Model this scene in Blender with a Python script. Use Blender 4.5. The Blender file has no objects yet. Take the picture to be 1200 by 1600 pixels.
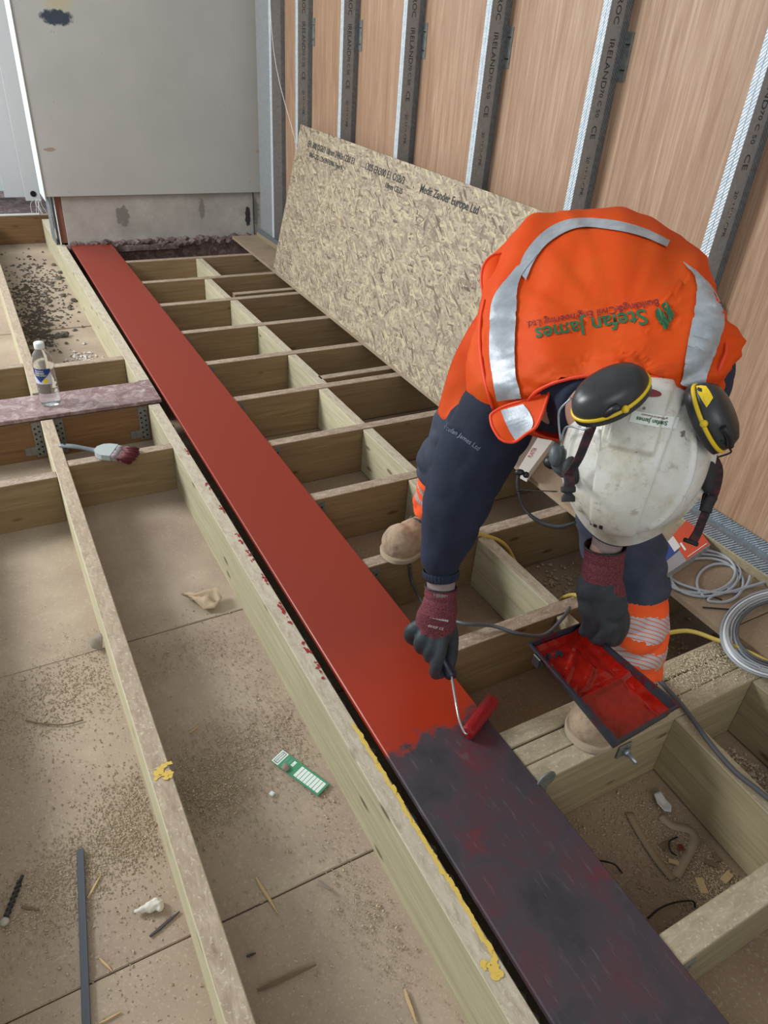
import bpy, bmesh, math, random
from mathutils import Vector, Matrix, noise
from mathutils.bvhtree import BVHTree
random.seed(7)
sc = bpy.context.scene
COL = sc.collection
# ------------------------------------------------------------------ camera
F, CX, CY, CAMH = 1110.0, 600.0, 800.0, 1.3
RX = Vector((0.87747037, -0.47477562, 0.06807247))
RY = Vector((-0.21418039, -0.51486021, -0.83008778))
RZ = Vector((0.42915325, 0.71379765, -0.5534622))
CAM = Vector((0, 0, CAMH))
cd = bpy.data.cameras.new('camera'); cam = bpy.data.objects.new('camera', cd); COL.objects.link(cam)
cam.matrix_world = Matrix(((RX.x, -RY.x, -RZ.x, 0), (RX.y, -RY.y, -RZ.y, 0), (RX.z, -RY.z, -RZ.z, CAMH), (0, 0, 0, 1)))
cd.sensor_fit = 'HORIZONTAL'; cd.sensor_width = 36; cd.lens = F / 1200 * 36; cd.clip_start = .05
sc.camera = cam
# ------------------------------------------------------------------ light
sc.view_settings.view_transform = 'Standard'; sc.view_settings.look = 'None'
sc.view_settings.gamma = 1; sc.view_settings.use_curve_mapping = False
sc.view_settings.exposure = 0.28
W = bpy.data.worlds.new('world'); sc.world = W; W.use_nodes = True
W.node_tree.nodes['Background'].inputs[0].default_value = (.86, .94, 1, 1)
W.node_tree.nodes['Background'].inputs[1].default_value = .44
def area(name, loc, target, sx, sy, power, col):
    l = bpy.data.lights.new(name, 'AREA'); l.shape = 'RECTANGLE'; l.size = sx; l.size_y = sy; l.energy = power; l.color = col
    o = bpy.data.objects.new(name, l); COL.objects.link(o); o.location = loc
    o.rotation_euler = (Vector(target) - Vector(loc)).to_track_quat('-Z', 'Y').to_euler()
area('daylight_opening', (-2.8, 4.1, 2.5), (.8, 1.9, 0), 1.5, 1.2, 185, (.95, .98, 1))
area('daylight_outside', (-1.6, 8.2, 2.6), (.4, 6.2, .8), 2.0, 1.6, 100, (.97, .99, 1))
area('fill_behind', (-.6, -2.6, 2.6), (.8, 1.0, .3), 2.2, 1.6, 30, (1, .96, .9))  # added fill lamp behind the camera, lifts faces turned towards it

def ray(px, py): return RX * (px - CX) + RY * (py - CY) + RZ * F
def Q(px, py, zc): return CAM + ray(px, py) * (zc / F)          # point at real depth zc metres
def onz(px, py, z=0): d = ray(px, py); return CAM + d * ((z - CAMH) / d.z)
def onx(px, py, x): d = ray(px, py); return CAM + d * (x / d.x)
def ony(px, py, y): d = ray(px, py); return CAM + d * (y / d.y)

# ------------------------------------------------------------------ object helpers
def tag(o, label=None, cat=None, group=None, kind=None):
    if label: o['label'] = label
    if cat: o['category'] = cat
    if group: o['group'] = group
    if kind: o['kind'] = kind
    return o
def empty(name, loc=(0, 0, 0), label=None, cat=None, group=None, kind=None, rz=0):
    o = bpy.data.objects.new(name, None); COL.objects.link(o); o.location = loc; o.rotation_euler = (0, 0, rz); o.empty_display_size = .05
    return tag(o, label, cat, group, kind)
def link(name, me, mats=None, parent=None, loc=None, smooth=False):
    if mats is not None:
        if len(me.materials): me.materials.clear()
        for m in (mats if isinstance(mats, (list, tuple)) else [mats]): me.materials.append(m)
    if smooth:
        for p in me.polygons: p.use_smooth = True
    o = bpy.data.objects.new(name, me); COL.objects.link(o)
    if parent is not None:
        o.parent = parent
        wl = Vector(parent['_w']) if '_w' in parent else None
    if loc is not None: o.location = loc
    return o
def mesh(name, v, f, mats, parent=None, smooth=False, loc=None):
    me = bpy.data.meshes.new(name); me.from_pydata([tuple(p) for p in v], [], f); me.update()
    return link(name, me, mats, parent, loc, smooth)
def bm_mesh(name, bm, mats, parent=None, smooth=False, loc=None):
    bmesh.ops.recalc_face_normals(bm, faces=bm.faces)
    me = bpy.data.meshes.new(name); bm.to_mesh(me); bm.free()
    return link(name, me, mats, parent, loc, smooth)
def rebase(o, loc):
    """parts are modelled in world coordinates; move the origin of a mesh to loc"""
    loc = Vector(loc); o.data.transform(Matrix.Translation(-loc)); o.location = loc; return o
def adopt(root, loc):
    """root Empty placed at loc while children keep their world-space shape"""
    root.location = loc
    for c in root.children:
        if c.matrix_parent_inverse == Matrix.Identity(4): c.matrix_parent_inverse = Matrix.Translation(-Vector(loc))
def cube(bm, p0, p1, bev=0, mi=0):
    x0, y0, z0 = [min(a, b) for a, b in zip(p0, p1)]; x1, y1, z1 = [max(a, b) for a, b in zip(p0, p1)]
    r = bmesh.ops.create_cube(bm, size=1)
    for v in r['verts']: v.co = Vector((x0 + (v.co.x + .5) * (x1 - x0), y0 + (v.co.y + .5) * (y1 - y0), z0 + (v.co.z + .5) * (z1 - z0)))
    fs = set(f for v in r['verts'] for f in v.link_faces)
    for f in fs: f.material_index = mi
    if bev:
        es = set(e for v in r['verts'] for e in v.link_edges)
        bmesh.ops.bevel(bm, geom=list(es), offset=bev, segments=1, affect='EDGES', clamp_overlap=True)
    return bm
def boxo(name, p0, p1, m, parent=None, bev=.0015):
    bm = bmesh.new(); cube(bm, p0, p1, bev); return bm_mesh(name, bm, m, parent)
def slab(name, quad, t, m, parent=None):
    """four corner points (top), extruded by vector t"""
    q = [Vector(p) for p in quad]; t = Vector(t)
    v = q + [p + t for p in q]
    bm = bmesh.new(); bv = [bm.verts.new(p) for p in v]
    for f in ((0, 1, 2, 3), (7, 6, 5, 4), (0, 4, 5, 1), (1, 5, 6, 2), (2, 6, 7, 3), (3, 7, 4, 0)): bm.faces.new([bv[i] for i in f])
    return bm_mesh(name, bm, m, parent)
def catmull(pts, n=8):
    pts = [Vector(p) for p in pts]; out = []
    P = [pts[0] * 2 - pts[1]] + pts + [pts[-1] * 2 - pts[-2]]
    for i in range(1, len(P) - 2):
        for k in range(n):
            t = k / n; a, b, c, d = P[i - 1:i + 3]
            out.append(.5 * ((2 * b) + (c - a) * t + (2 * a - 5 * b + 4 * c - d) * t * t + (3 * b - a - 3 * c + d) * t ** 3))
    out.append(pts[-1]); return out
def lerp1(vals, n):
    out = []
    for i in range(len(vals) - 1):
        for k in range(n): t = k / n; t = t * t * (3 - 2 * t) if False else t; out.append(vals[i] * (1 - t) + vals[i + 1] * t)
    out.append(vals[-1]); return out
def tube_bm(bm, pts, rad, seg=10, n=6, flat=1.0, side=None, cap=True, mi=0, rnd=False):
    """swept tube; rad list or number; flat = second axis ratio"""
    path = catmull(pts, n) if n > 1 else [Vector(p) for p in pts]
    rr = lerp1(list(rad), n) if isinstance(rad, (list, tuple)) else [rad] * len(path)
    fl = lerp1(list(flat), n) if isinstance(flat, (list, tuple)) else [flat] * len(path)
    if rnd:  # rounded ends
        t0 = (path[0] - path[1]).normalized(); t1 = (path[-1] - path[-2]).normalized()
        pre = [(path[0] + t0 * rr[0] * math.sin(a), rr[0] * math.cos(a), fl[0]) for a in (1.45, 1.1, .7, .35)]
        post = [(path[-1] + t1 * rr[-1] * math.sin(a), rr[-1] * math.cos(a), fl[-1]) for a in (.35, .7, 1.1, 1.45)]
        path = [p[0] for p in pre] + path + [p[0] for p in post]; rr = [p[1] for p in pre] + rr + [p[1] for p in post]; fl = [p[2] for p in pre] + fl + [p[2] for p in post]
    up = Vector(side) if side is not None else Vector((.31, .2, .93))
    rings = []; prev = None
    for i, p in enumerate(path):
        t = (path[min(i + 1, len(path) - 1)] - path[max(i - 1, 0)]).normalized()
        a = (up - t * up.dot(t)) if (side is not None or prev is None) else (prev - t * prev.dot(t))
        if a.length < 1e-4: a = t.orthogonal()
        a.normalize(); prev = a; b = t.cross(a)
        rings.append([bm.verts.new(p + a * rr[i] * math.cos(k * math.tau / seg) + b * rr[i] * fl[i] * math.sin(k * math.tau / seg)) for k in range(seg)])
    for r0, r1 in zip(rings, rings[1:]):
        for k in range(seg):
            f = bm.faces.new((r0[k], r0[(k + 1) % seg], r1[(k + 1) % seg], r1[k])); f.material_index = mi; f.smooth = True
    if cap:
        for r in (rings[0], rings[-1]): f = bm.faces.new(r); f.material_index = mi
    return bm
def tubeo(name, pts, rad, m, parent=None, seg=10, n=6, **k):
    bm = bmesh.new(); tube_bm(bm, pts, rad, seg, n, **k); return bm_mesh(name, bm, m, parent)
def ball(bm, c, r, axes=None, seg=16, mi=0):
    """ellipsoid; r=(a,b,c) along axes (three unit vectors)"""
    ax = [Vector(a) for a in (axes or ((1, 0, 0), (0, 1, 0), (0, 0, 1)))]
    rs = bmesh.ops.create_uvsphere(bm, u_segments=seg, v_segments=max(6, seg // 2), radius=1)
    for v in rs['verts']:
        p = v.co.copy(); v.co = Vector(c) + ax[0] * p.x * r[0] + ax[1] * p.y * r[1] + ax[2] * p.z * r[2]
    for f in set(f for v in rs['verts'] for f in v.link_faces): f.material_index = mi; f.smooth = True
def remesh(name, bm, mats, parent, voxel, smooth=6, fn=None, matfn=None):
    """fuse overlapping closed shapes into one continuous surface"""
    bmesh.ops.recalc_face_normals(bm, faces=bm.faces)
    me = bpy.data.meshes.new('t'); bm.to_mesh(me); bm.free()
    o = bpy.data.objects.new('t', me); COL.objects.link(o)
    m = o.modifiers.new('r', 'REMESH'); m.mode = 'VOXEL'; m.voxel_size = voxel
    s = o.modifiers.new('s', 'SMOOTH'); s.iterations = smooth; s.factor = .5
    dg = bpy.context.evaluated_depsgraph_get(); dg.update()
    me2 = bpy.data.meshes.new_from_object(o.evaluated_get(dg)); bpy.data.objects.remove(o); bpy.data.meshes.remove(me)
    me2.name = name
    if fn:
        nn = [v.normal.copy() for v in me2.vertices]
        for v, n_ in zip(me2.vertices, nn): v.co = fn(v.co.copy(), n_)
        me2.update()
    ob = link(name, me2, mats, parent, None, True)
    if matfn:
        for p in me2.polygons: p.material_index = matfn(p.center, p.normal)
    return ob
def textmesh(s, size, bold=False, spacing=1.0, ext=0):
    c = bpy.data.curves.new('txt', 'FONT'); c.body = s; c.size = size; c.align_x = 'CENTER'; c.align_y = 'CENTER'; c.space_character = spacing
    c.resolution_u = 3; c.extrude = ext
    if bold: c.offset = size * .018
    o = bpy.data.objects.new('txt', c); COL.objects.link(o)
    dg = bpy.context.evaluated_depsgraph_get(); dg.update()
    me = bpy.data.meshes.new_from_object(o.evaluated_get(dg)); bpy.data.objects.remove(o); bpy.data.curves.remove(c)
    return me
def textplane(name, s, size, origin, xd, yd, m, parent, off=.0008, bold=False, spacing=1.0, sx=1.0):
    me = textmesh(s, size, bold, spacing); xd = Vector(xd).normalized(); yd = Vector(yd).normalized(); n = xd.cross(yd).normalized()
    for v in me.vertices: v.co = Vector(origin) + xd * v.co.x * sx + yd * v.co.y + n * off
    return link(name, me, m, parent)

# ------------------------------------------------------------------ materials
def srgb(r, g, b):
    f = lambda c: (c / 255 / 12.92) if c <= 10 else ((c / 255 + .055) / 1.055) ** 2.4
    return (f(r), f(g), f(b), 1)
class NT:
    def __init__(s, name, rough=.6, metal=0, base=(.5, .5, .5, 1), **kw):
        s.m = bpy.data.materials.new(name); s.m.use_nodes = True; s.t = s.m.node_tree; s.b = s.t.nodes['Principled BSDF']
        s.b.inputs['Roughness'].default_value = rough; s.b.inputs['Metallic'].default_value = metal; s.b.inputs['Base Color'].default_value = base
        for k, v in kw.items(): s.b.inputs[k.replace('_', ' ')].default_value = v
        s.tc = s.t.nodes.new('ShaderNodeTexCoord')
    def n(s, ty, **kw):
        n = s.t.nodes.new(ty)
        for k, v in kw.items(): setattr(n, k, v)
        return n
    def l(s, a, b): s.t.links.new(a, b)
    def co(s, scale=(1, 1, 1), rot=(0, 0, 0), src='Object', rnd=False, loc=(0, 0, 0)):
        mp = s.n('ShaderNodeMapping'); mp.inputs['Scale'].default_value = scale; mp.inputs['Rotation'].default_value = rot; mp.inputs['Location'].default_value = loc
        if rnd:
            oi = s.n('ShaderNodeObjectInfo'); a = s.n('ShaderNodeVectorMath', operation='SCALE'); a.inputs[0].default_value = (17.3, 9.1, 5.7); s.l(oi.outputs['Random'], a.inputs['Scale'])
            b = s.n('ShaderNodeVectorMath', operation='ADD'); s.l(s.tc.outputs[src], b.inputs[0]); s.l(a.outputs[0], b.inputs[1]); s.l(b.outputs[0], mp.inputs[0])
        else: s.l(s.tc.outputs[src], mp.inputs[0])
        return mp.outputs[0]
    def noise(s, co, scale, detail=5, rough=.6, dist=0):
        n = s.n('ShaderNodeTexNoise'); n.inputs['Scale'].default_value = scale; n.inputs['Detail'].default_value = detail; n.inputs['Roughness'].default_value = rough; n.inputs['Distortion'].default_value = dist
        s.l(co, n.inputs['Vector']); return n.outputs['Fac']
    def ramp(s, fac, stops):
        r = s.n('ShaderNodeValToRGB'); e = r.color_ramp.elements
        while len(e) < len(stops): e.new(.5)
        for el, (p, c) in zip(e, stops): el.position = p; el.color = c if not isinstance(c, (int, float)) else (c, c, c, 1)
        s.l(fac, r.inputs[0]); return r.outputs[0]
    def mix(s, fac, a, b, mode='MIX'):
        x = s.n('ShaderNodeMix', data_type='RGBA', blend_type=mode)
        for v, i in ((fac, 0), (a, 6), (b, 7)):
            if isinstance(v, (int, float, tuple)): x.inputs[i].default_value = v
            else: s.l(v, x.inputs[i])
        return x.outputs[2]
    def math(s, op, a, b=0.0, clamp=False):
        x = s.n('ShaderNodeMath', operation=op, use_clamp=clamp)
        for v, i in ((a, 0), (b, 1)):
            if isinstance(v, (int, float)): x.inputs[i].default_value = v
            else: s.l(v, x.inputs[i])
        return x.outputs[0]
    def sep(s, co): x = s.n('ShaderNodeSeparateXYZ'); s.l(co, x.inputs[0]); return x.outputs
    def color(s, c): s.l(c, s.b.inputs['Base Color']); return s
    def rough(s, c): s.l(c, s.b.inputs['Roughness']); return s
    def bump(s, h, strength=.3, dist=.002):
        b = s.n('ShaderNodeBump'); b.inputs['Strength'].default_value = strength; b.inputs['Distance'].default_value = dist; s.l(h, b.inputs['Height']); s.l(b.outputs[0], s.b.inputs['Normal']); return s
    def top(s, lo=.6, hi=.9):
        g = s.n('ShaderNodeNewGeometry'); z = s.sep(g.outputs['Normal'])[2]; mr = s.n('ShaderNodeMapRange'); mr.inputs[1].default_value = lo; mr.inputs[2].default_value = hi; s.l(z, mr.inputs[0]); return mr.outputs[0]
    def spots(s, col, lst, coord=None, amp=.5, axes=(0, 1)):
        """patches of another colour: (cx,cy,rx,ry,colour,softness)"""
        o = s.sep(coord if coord is not None else s.tc.outputs['Object'])
        nz = s.noise(s.tc.outputs['Object'], 40, 4)
        for cx, cy, rx, ry, c, soft in lst:
            dx = s.math('DIVIDE', s.math('SUBTRACT', o[axes[0]], cx), rx); dy = s.math('DIVIDE', s.math('SUBTRACT', o[axes[1]], cy), ry)
            d = s.math('ADD', s.math('MULTIPLY', dx, dx), s.math('MULTIPLY', dy, dy)); d = s.math('ADD', d, s.math('MULTIPLY', s.math('SUBTRACT', nz, .5), amp * 4))
            m = s.ramp(d, [(max(0, .5 - soft), 1.0), (min(1, .5 + soft), 0.0)]); col = s.mix(m, col, c)
        return col
def plain(name, c, rough=.6, metal=0, **k): return NT(name, rough, metal, c, **k).m

def wood(name, a, b, dust, dustamt=.8, extra=None):
    N = NT(name, .75)
    g = N.noise(N.co((1.6, 26, 26), rnd=True), 1.5, 6, .65, 1.2)
    fine = N.noise(N.co((6, 160, 160), rnd=True), 1, 3)
    g3 = N.noise(N.co((2.2, 75, 75), rnd=True), 1.5, 4, .6, .9); c = N.ramp(g, [(.3, a), (.7, b)]); c = N.mix(N.ramp(g3, [(.5, 0.0), (.66, .5)]), c, tuple(x * .5 for x in a[:3]) + (1,)); c = N.mix(N.math('MULTIPLY', fine, .35), c, tuple(x * .55 for x in a[:3]) + (1,))
    v = N.n('ShaderNodeTexVoronoi'); v.inputs['Scale'].default_value = 1; N.l(N.co((4.5, 14, 14), rnd=True), v.inputs['Vector'])
    kn = N.ramp(v.outputs['Distance'], [(.07, 1.0), (.13, 0.0)]); c = N.mix(N.math('MULTIPLY', kn, .75), c, srgb(84, 56, 32))
    oi = N.n('ShaderNodeObjectInfo'); hv = N.n('ShaderNodeHueSaturation'); N.l(N.math('ADD', N.math('MULTIPLY', oi.outputs['Random'], .3), .85), hv.inputs['Value']); N.l(c, hv.inputs['Color']); c = hv.outputs[0]
    d1 = N.noise(N.co((14, 40, 40), rnd=True), 1.6, 6, .7, .8)
    dc = N.ramp(d1, [(.3, dust[0]), (.52, dust[1]), (.72, dust[2])])
    chips = N.noise(N.co((1, 1, 1), rnd=True), 130, 2)
    dc = N.mix(N.ramp(chips, [(.6, 0.0), (.68, .55)]), dc, srgb(214, 204, 186))
    c = N.mix(N.math('MULTIPLY', N.top(), dustamt), c, dc)
    if extra: c = extra(N, c)
    N.color(c).bump(g, .25, .001); return N.m
DUST = (srgb(128, 108, 92), srgb(166, 148, 130), srgb(196, 184, 166))
M_joist = wood('timber', srgb(158, 134, 98), srgb(128, 102, 70), DUST)
M_green = wood('timber_pale', srgb(206, 198, 166), srgb(176, 166, 130), (srgb(156, 140, 120), srgb(190, 178, 158), srgb(206, 198, 178)))
M_left = wood('timber_dusty_top', srgb(206, 198, 166), srgb(176, 166, 130), (srgb(132, 108, 90), srgb(166, 144, 124), srgb(190, 172, 152)))
M_clean = wood('timber_clean', srgb(172, 158, 126), srgb(142, 126, 94), (srgb(150, 138, 112), srgb(172, 160, 134), srgb(190, 180, 156)))
M_brownw = wood('timber_brown', srgb(140, 104, 68), srgb(104, 74, 46), DUST)

def edge_extra(N, c):
    nz = N.noise(N.tc.outputs['Object'], 60, 4, .7)
    o = N.sep(N.tc.outputs['Object'])   # local x along the joist (0 = near end), y across (+ = away from beam)
    near = N.ramp(o[1], [(.488, 1.0), (.5, 0.0)])
    red = N.math('MULTIPLY', N.ramp(N.noise(N.co((6, 6, 6)), 9, 3, .8), [(.56, 0.0), (.6, 1.0)]), N.math('MULTIPLY', N.ramp(N.math('ADD', N.math('MULTIPLY', o[1], 10), N.math('MULTIPLY', N.math('SUBTRACT', nz, .5), .6)), [(.0, 1.0), (.04, 0.0)]), 1.0))
    return c
M_edge = M_green
# red painted steel beam; local frame: x across, y along (origin at the near end)
N = NT('beam_paint', .35)
o = N.sep(N.tc.outputs['Object'])
nb = N.noise(N.co((1, 1, 1)), 11, 5, .65); nb2 = N.noise(N.co((1, 1, 1)), 45, 4, .6)
yy = N.math('ADD', o[1], N.math('ADD', N.math('MULTIPLY', N.math('SUBTRACT', nb, .5), .17), N.math('MULTIPLY', N.math('SUBTRACT', nb2, .5), .04)))
mask = N.ramp(N.math('MULTIPLY', yy, .5), [(.617, 0.0), (.628, 1.0)])
wet = N.ramp(N.math('MULTIPLY', yy, .5), [(.69, 1.0), (.80, 0.0)])
oldp = N.ramp(N.noise(N.co((1, 1, 1)), 7, 6, .6, .6), [(.3, srgb(46, 43, 48)), (.48, srgb(62, 54, 60)), (.6, srgb(74, 48, 54)), (.66, srgb(90, 40, 46)), (.74, srgb(84, 82, 88))])
scr = N.noise(N.co((60, 9, 1), rot=(0, 0, .5)), 1.5, 5, .7); oldp = N.mix(N.ramp(scr, [(.58, 0.0), (.8, .5)]), oldp, srgb(120, 112, 116))
redp = N.mix(wet, srgb(138, 44, 24), srgb(160, 46, 18)); redp = N.mix(N.ramp(N.noise(N.co((1, 1, 1)), 160, 2), [(.4, 0.0), (.8, .25)]), redp, srgb(118, 28, 18))
N.color(N.mix(mask, oldp, redp)); N.rough(N.ramp(mask, [(0, .62), (1, .36)])); N.bump(nb2, .06, .001); M_beam = N.m
M_beamside = plain('beam_primer', srgb(84, 44, 40), .5)
N = NT('plate_dusty_primer', .6); c = N.ramp(N.noise(N.co((1, 1, 1)), 22, 7, .75, 1.0), [(.3, srgb(104, 74, 76)), (.5, srgb(142, 116, 114)), (.66, srgb(182, 170, 166))])
c = N.mix(N.ramp(N.noise(N.co((6, 40, 1), rot=(0, 0, -.7)), 2, 5, .7), [(.6, 0.0), (.74, .5)]), c, srgb(214, 208, 204)); N.color(c); M_plate = N.m

def board(name, a, b, c3, dusty):
    N = NT(name, .85); n1 = N.noise(N.co((1, 1, 1), rnd=True), 3.5, 6, .6); n2 = N.noise(N.co((1, 1, 1), rnd=True), 140, 3, .7); n3 = N.noise(N.co((1, 1, 1), rnd=True), 420, 2)
    c = N.ramp(n1, [(.3, a), (.55, b), (.75, c3)]); c = N.mix(N.ramp(n2, [(.55, 0.0), (.72, dusty)]), c, srgb(196, 180, 156)); c = N.mix(N.ramp(n3, [(.62, 0.0), (.72, .35)]), c, srgb(92, 76, 62))
    N.color(c).bump(n2, .25, .0015); return N.m
M_floor = board('floor_board', srgb(148, 128, 112), srgb(164, 146, 126), srgb(178, 162, 140), .55)
M_floor_r = board('floor_board_right', srgb(132, 110, 90), srgb(150, 128, 104), srgb(160, 140, 114), .5)
M_edgeb = plain('board_edge', srgb(110, 84, 72), .9)

# plywood wall: grain along local z
def ply(name, seed):
    N = NT(name, .55)
    g = N.noise(N.co((1, 9, .55), rnd=True), 3.2, 5, .6, 1.5); g2 = N.noise(N.co((1, 60, 1.2), rnd=True), 2.2, 5, .65, .4); pore = N.noise(N.co((1, 320, 9), rnd=True), 1.4, 2)
    c = N.ramp(g, [(.28, srgb(150, 116, 90)), (.5, srgb(174, 141, 113)), (.72, srgb(190, 161, 135))])
    c = N.mix(N.ramp(g2, [(.42, 0.0), (.62, .5)]), c, srgb(146, 106, 78)); c = N.mix(N.ramp(pore, [(.55, 0.0), (.75, .4)]), c, srgb(118, 82, 58))
    N.color(c); return N.m
M_ply = ply('plywood', 1)
M_plyedge = plain('plywood_edge', srgb(150, 118, 84), .8)

# OSB: strands of wood at every angle
N = NT('oriented_strand_board', .7)
base = None
wrp = N.n('ShaderNodeTexNoise'); wrp.inputs['Scale'].default_value = 9; N.l(N.tc.outputs['Object'], wrp.inputs['Vector'])
for i, ang in enumerate((0.3, 1.25, 2.3, 2.9, .8, 1.8, .05, 2.6)):
    ad = N.n('ShaderNodeVectorMath', operation='MULTIPLY_ADD'); N.l(wrp.outputs['Color'], ad.inputs[0]); ad.inputs[1].default_value = (.035, .035, 0); N.l(N.tc.outputs['Object'], ad.inputs[2])
    mp = N.n('ShaderNodeMapping'); mp.vector_type = 'TEXTURE'; mp.inputs['Rotation'].default_value = (0, 0, ang); mp.inputs['Scale'].default_value = (.05, .0085, 1); mp.inputs['Location'].default_value = (i * .37, i * .21, 0); N.l(ad.outputs[0], mp.inputs[0])
    v = N.n('ShaderNodeTexVoronoi'); v.inputs['Scale'].default_value = 1; N.l(mp.outputs[0], v.inputs['Vector'])
    hs = N.sep(v.outputs['Color'])
    cc = N.ramp(hs[0], [(.0, srgb(92, 72, 58)), (.1, srgb(126, 108, 90)), (.35, srgb(153, 138, 117)), (.75, srgb(176, 162, 138)), (.95, srgb(196, 182, 146))])
    if base is None: base = cc
    else: base = N.mix(N.ramp(hs[1], [(.62, 0.0), (.74, .95)]), base, cc)
fib = N.noise(N.co((60, 60, 1)), 1.5, 4, .7); base = N.mix(N.ramp(fib, [(.5, 0.0), (.8, .4)]), base, srgb(112, 98, 80))
stn = N.noise(N.co((1, 1, 1)), 3, 3); base = N.mix(N.ramp(stn, [(.62, 0.0), (.78, .3)]), base, srgb(200, 178, 112))
N.color(base).bump(fib, .3, .001); M_osb = N.m
M_osbedge = plain('strand_board_edge', srgb(170, 150, 118), .8)
M_ink = plain('stamp_ink', srgb(58, 58, 58), .8)

# galvanised steel
def galv(name, a, b, rough=.42, metal=.7, knurl=None):
    N = NT(name, rough, metal); v = N.n('ShaderNodeTexVoronoi'); v.inputs['Scale'].default_value = 90; N.l(N.tc.outputs['Object'], v.inputs['Vector'])
    c = N.ramp(N.sep(v.outputs['Color'])[0], [(0, a), (1, b)]); N.color(c)
    if knurl:
        w = N.n('ShaderNodeTexWave', wave_type='BANDS', bands_direction='DIAGONAL'); w.inputs['Scale'].default_value = knurl; N.l(N.tc.outputs['Object'], w.inputs['Vector']); N.bump(w.outputs['Fac'], .9, .002)
        N.color(N.mix(N.ramp(w.outputs['Fac'], [(.1, .35), (.35, 0.0)]), c, srgb(110, 120, 128)))
    return N.m
M_galv = galv('galvanised_steel', srgb(150, 158, 164), srgb(176, 184, 190))
M_web = galv('galvanised_web', srgb(146, 150, 152), srgb(158, 162, 164), .5, .3)
M_flange = galv('knurled_flange', srgb(206, 220, 228), srgb(228, 238, 244), .4, .12, 60)
M_perf = galv('knurled_web_edge', srgb(120, 128, 134), srgb(142, 150, 156), .45, .5, 60)
M_hole = plain('dark_hole', srgb(22, 22, 24), .9)
M_dsteel = galv('dull_hanger_steel', srgb(112, 114, 110), srgb(134, 136, 130), .6, .3)
M_white = plain('white_plastic', srgb(226, 230, 228), .4)
M_black = plain('black_plastic', srgb(26, 27, 30), .45)
M_rubber = plain('black_rubber', srgb(30, 30, 32), .7)
M_grey = plain('grey_cable', srgb(160, 166, 172), .45)
M_dgrey = plain('dark_grey_cable', srgb(84, 86, 90), .5)
M_yellow = plain('yellow_cable', srgb(196, 172, 84), .5)

# ------------------------------------------------------------------ wall texture materials
def plaster():
    N = NT('wall_plaster_board', .7); c = N.ramp(N.noise(N.co((1, 1, 1)), 2.5, 4), [(.3, srgb(178, 178, 172)), (.7, srgb(190, 188, 182))])
    o = N.tc.outputs['Object']
    c = N.spots(c, [(.735, 1.40, .11, .14, srgb(190, 180, 146), .45), (ony(88, 27, 5.33).x, ony(88, 27, 5.33).z, .125, .055, srgb(58, 66, 80), .14), (.56, .58, .05, .016, srgb(160, 142, 130), .1), (1.94, .575, .06, .018, srgb(188, 164, 140), .1)], axes=(0, 2), amp=.25)
    sp = N.ramp(N.noise(N.co((1, 1, 1)), 28, 2), [(.74, 0.0), (.76, .6)]); c = N.mix(sp, c, srgb(140, 136, 130)); N.color(c); return N.m
M_wallb = plaster()
N = NT('bare_plaster', .85); c = N.ramp(N.noise(N.co((1, 1, 1)), 5, 6, .7), [(.3, srgb(158, 150, 142)), (.55, srgb(178, 172, 164)), (.75, srgb(196, 192, 184))])
c = N.spots(c, [(.95, .17, .06, .09, srgb(130, 124, 116), .12), (1.5, .2, .03, .09, srgb(134, 128, 120), .12), (1.84, .14, .03, .10, srgb(58, 54, 50), .1), (1.9, .17, .04, .12, srgb(150, 146, 138), .1)], axes=(0, 2), amp=.35); N.color(c); M_bare = N.m
N = NT('broken_base', .9); c = N.ramp(N.noise(N.co((1, 1, 1)), 14, 6, .75, 1), [(.3, srgb(64, 50, 50)), (.5, srgb(104, 84, 82)), (.7, srgb(150, 140, 134))]); N.color(c).bump(N.noise(N.co((1, 1, 1)), 30, 5), .6, .01); M_rub = N.m
M_brick = plain('brown_brick', srgb(128, 84, 68), .9)
M_clad = plain('white_cladding', srgb(216, 218, 218), .5)
M_frost = plain('pale_reveal', srgb(222, 232, 230), .5)
M_blue = plain('blue_sheet', srgb(120, 168, 196), .5)

# ================================================================== STRUCTURE
floor = empty('floor', kind='structure')
ys = [-.9, -.12, .743, 1.606, 2.47, 3.34, 4.245, 5.58, 6.3]
for a, b in zip(ys, ys[1:]):
    for x0, x1 in ((-1.4, .108), (.112, .56)):
        dz = random.uniform(-.003, .003)
        o = boxo('board', (x0, a + .0015, -.192), (x1 - .002, b - .0015, -.18 + dz), M_floor, floor, .002)
for a, b in zip((-.9, .1, 1.2, 2.4, 3.6), (.1, 1.2, 2.4, 3.6, 5.4)):
    for x0, x1 in ((.58, 1.26), (1.26, 2.0)):
        boxo('board', (x0 + .002, a + .002, -.215), (x1 - .002, b - .002, -.2 + random.uniform(-.002, .002)), M_floor_r, floor, .002)
boxo('floor_bearer', (-1.5, -1, -.26), (2.1, 6.4, -.216), M_edgeb, floor, .002)
floor.location = (0, 0, 0)

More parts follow.
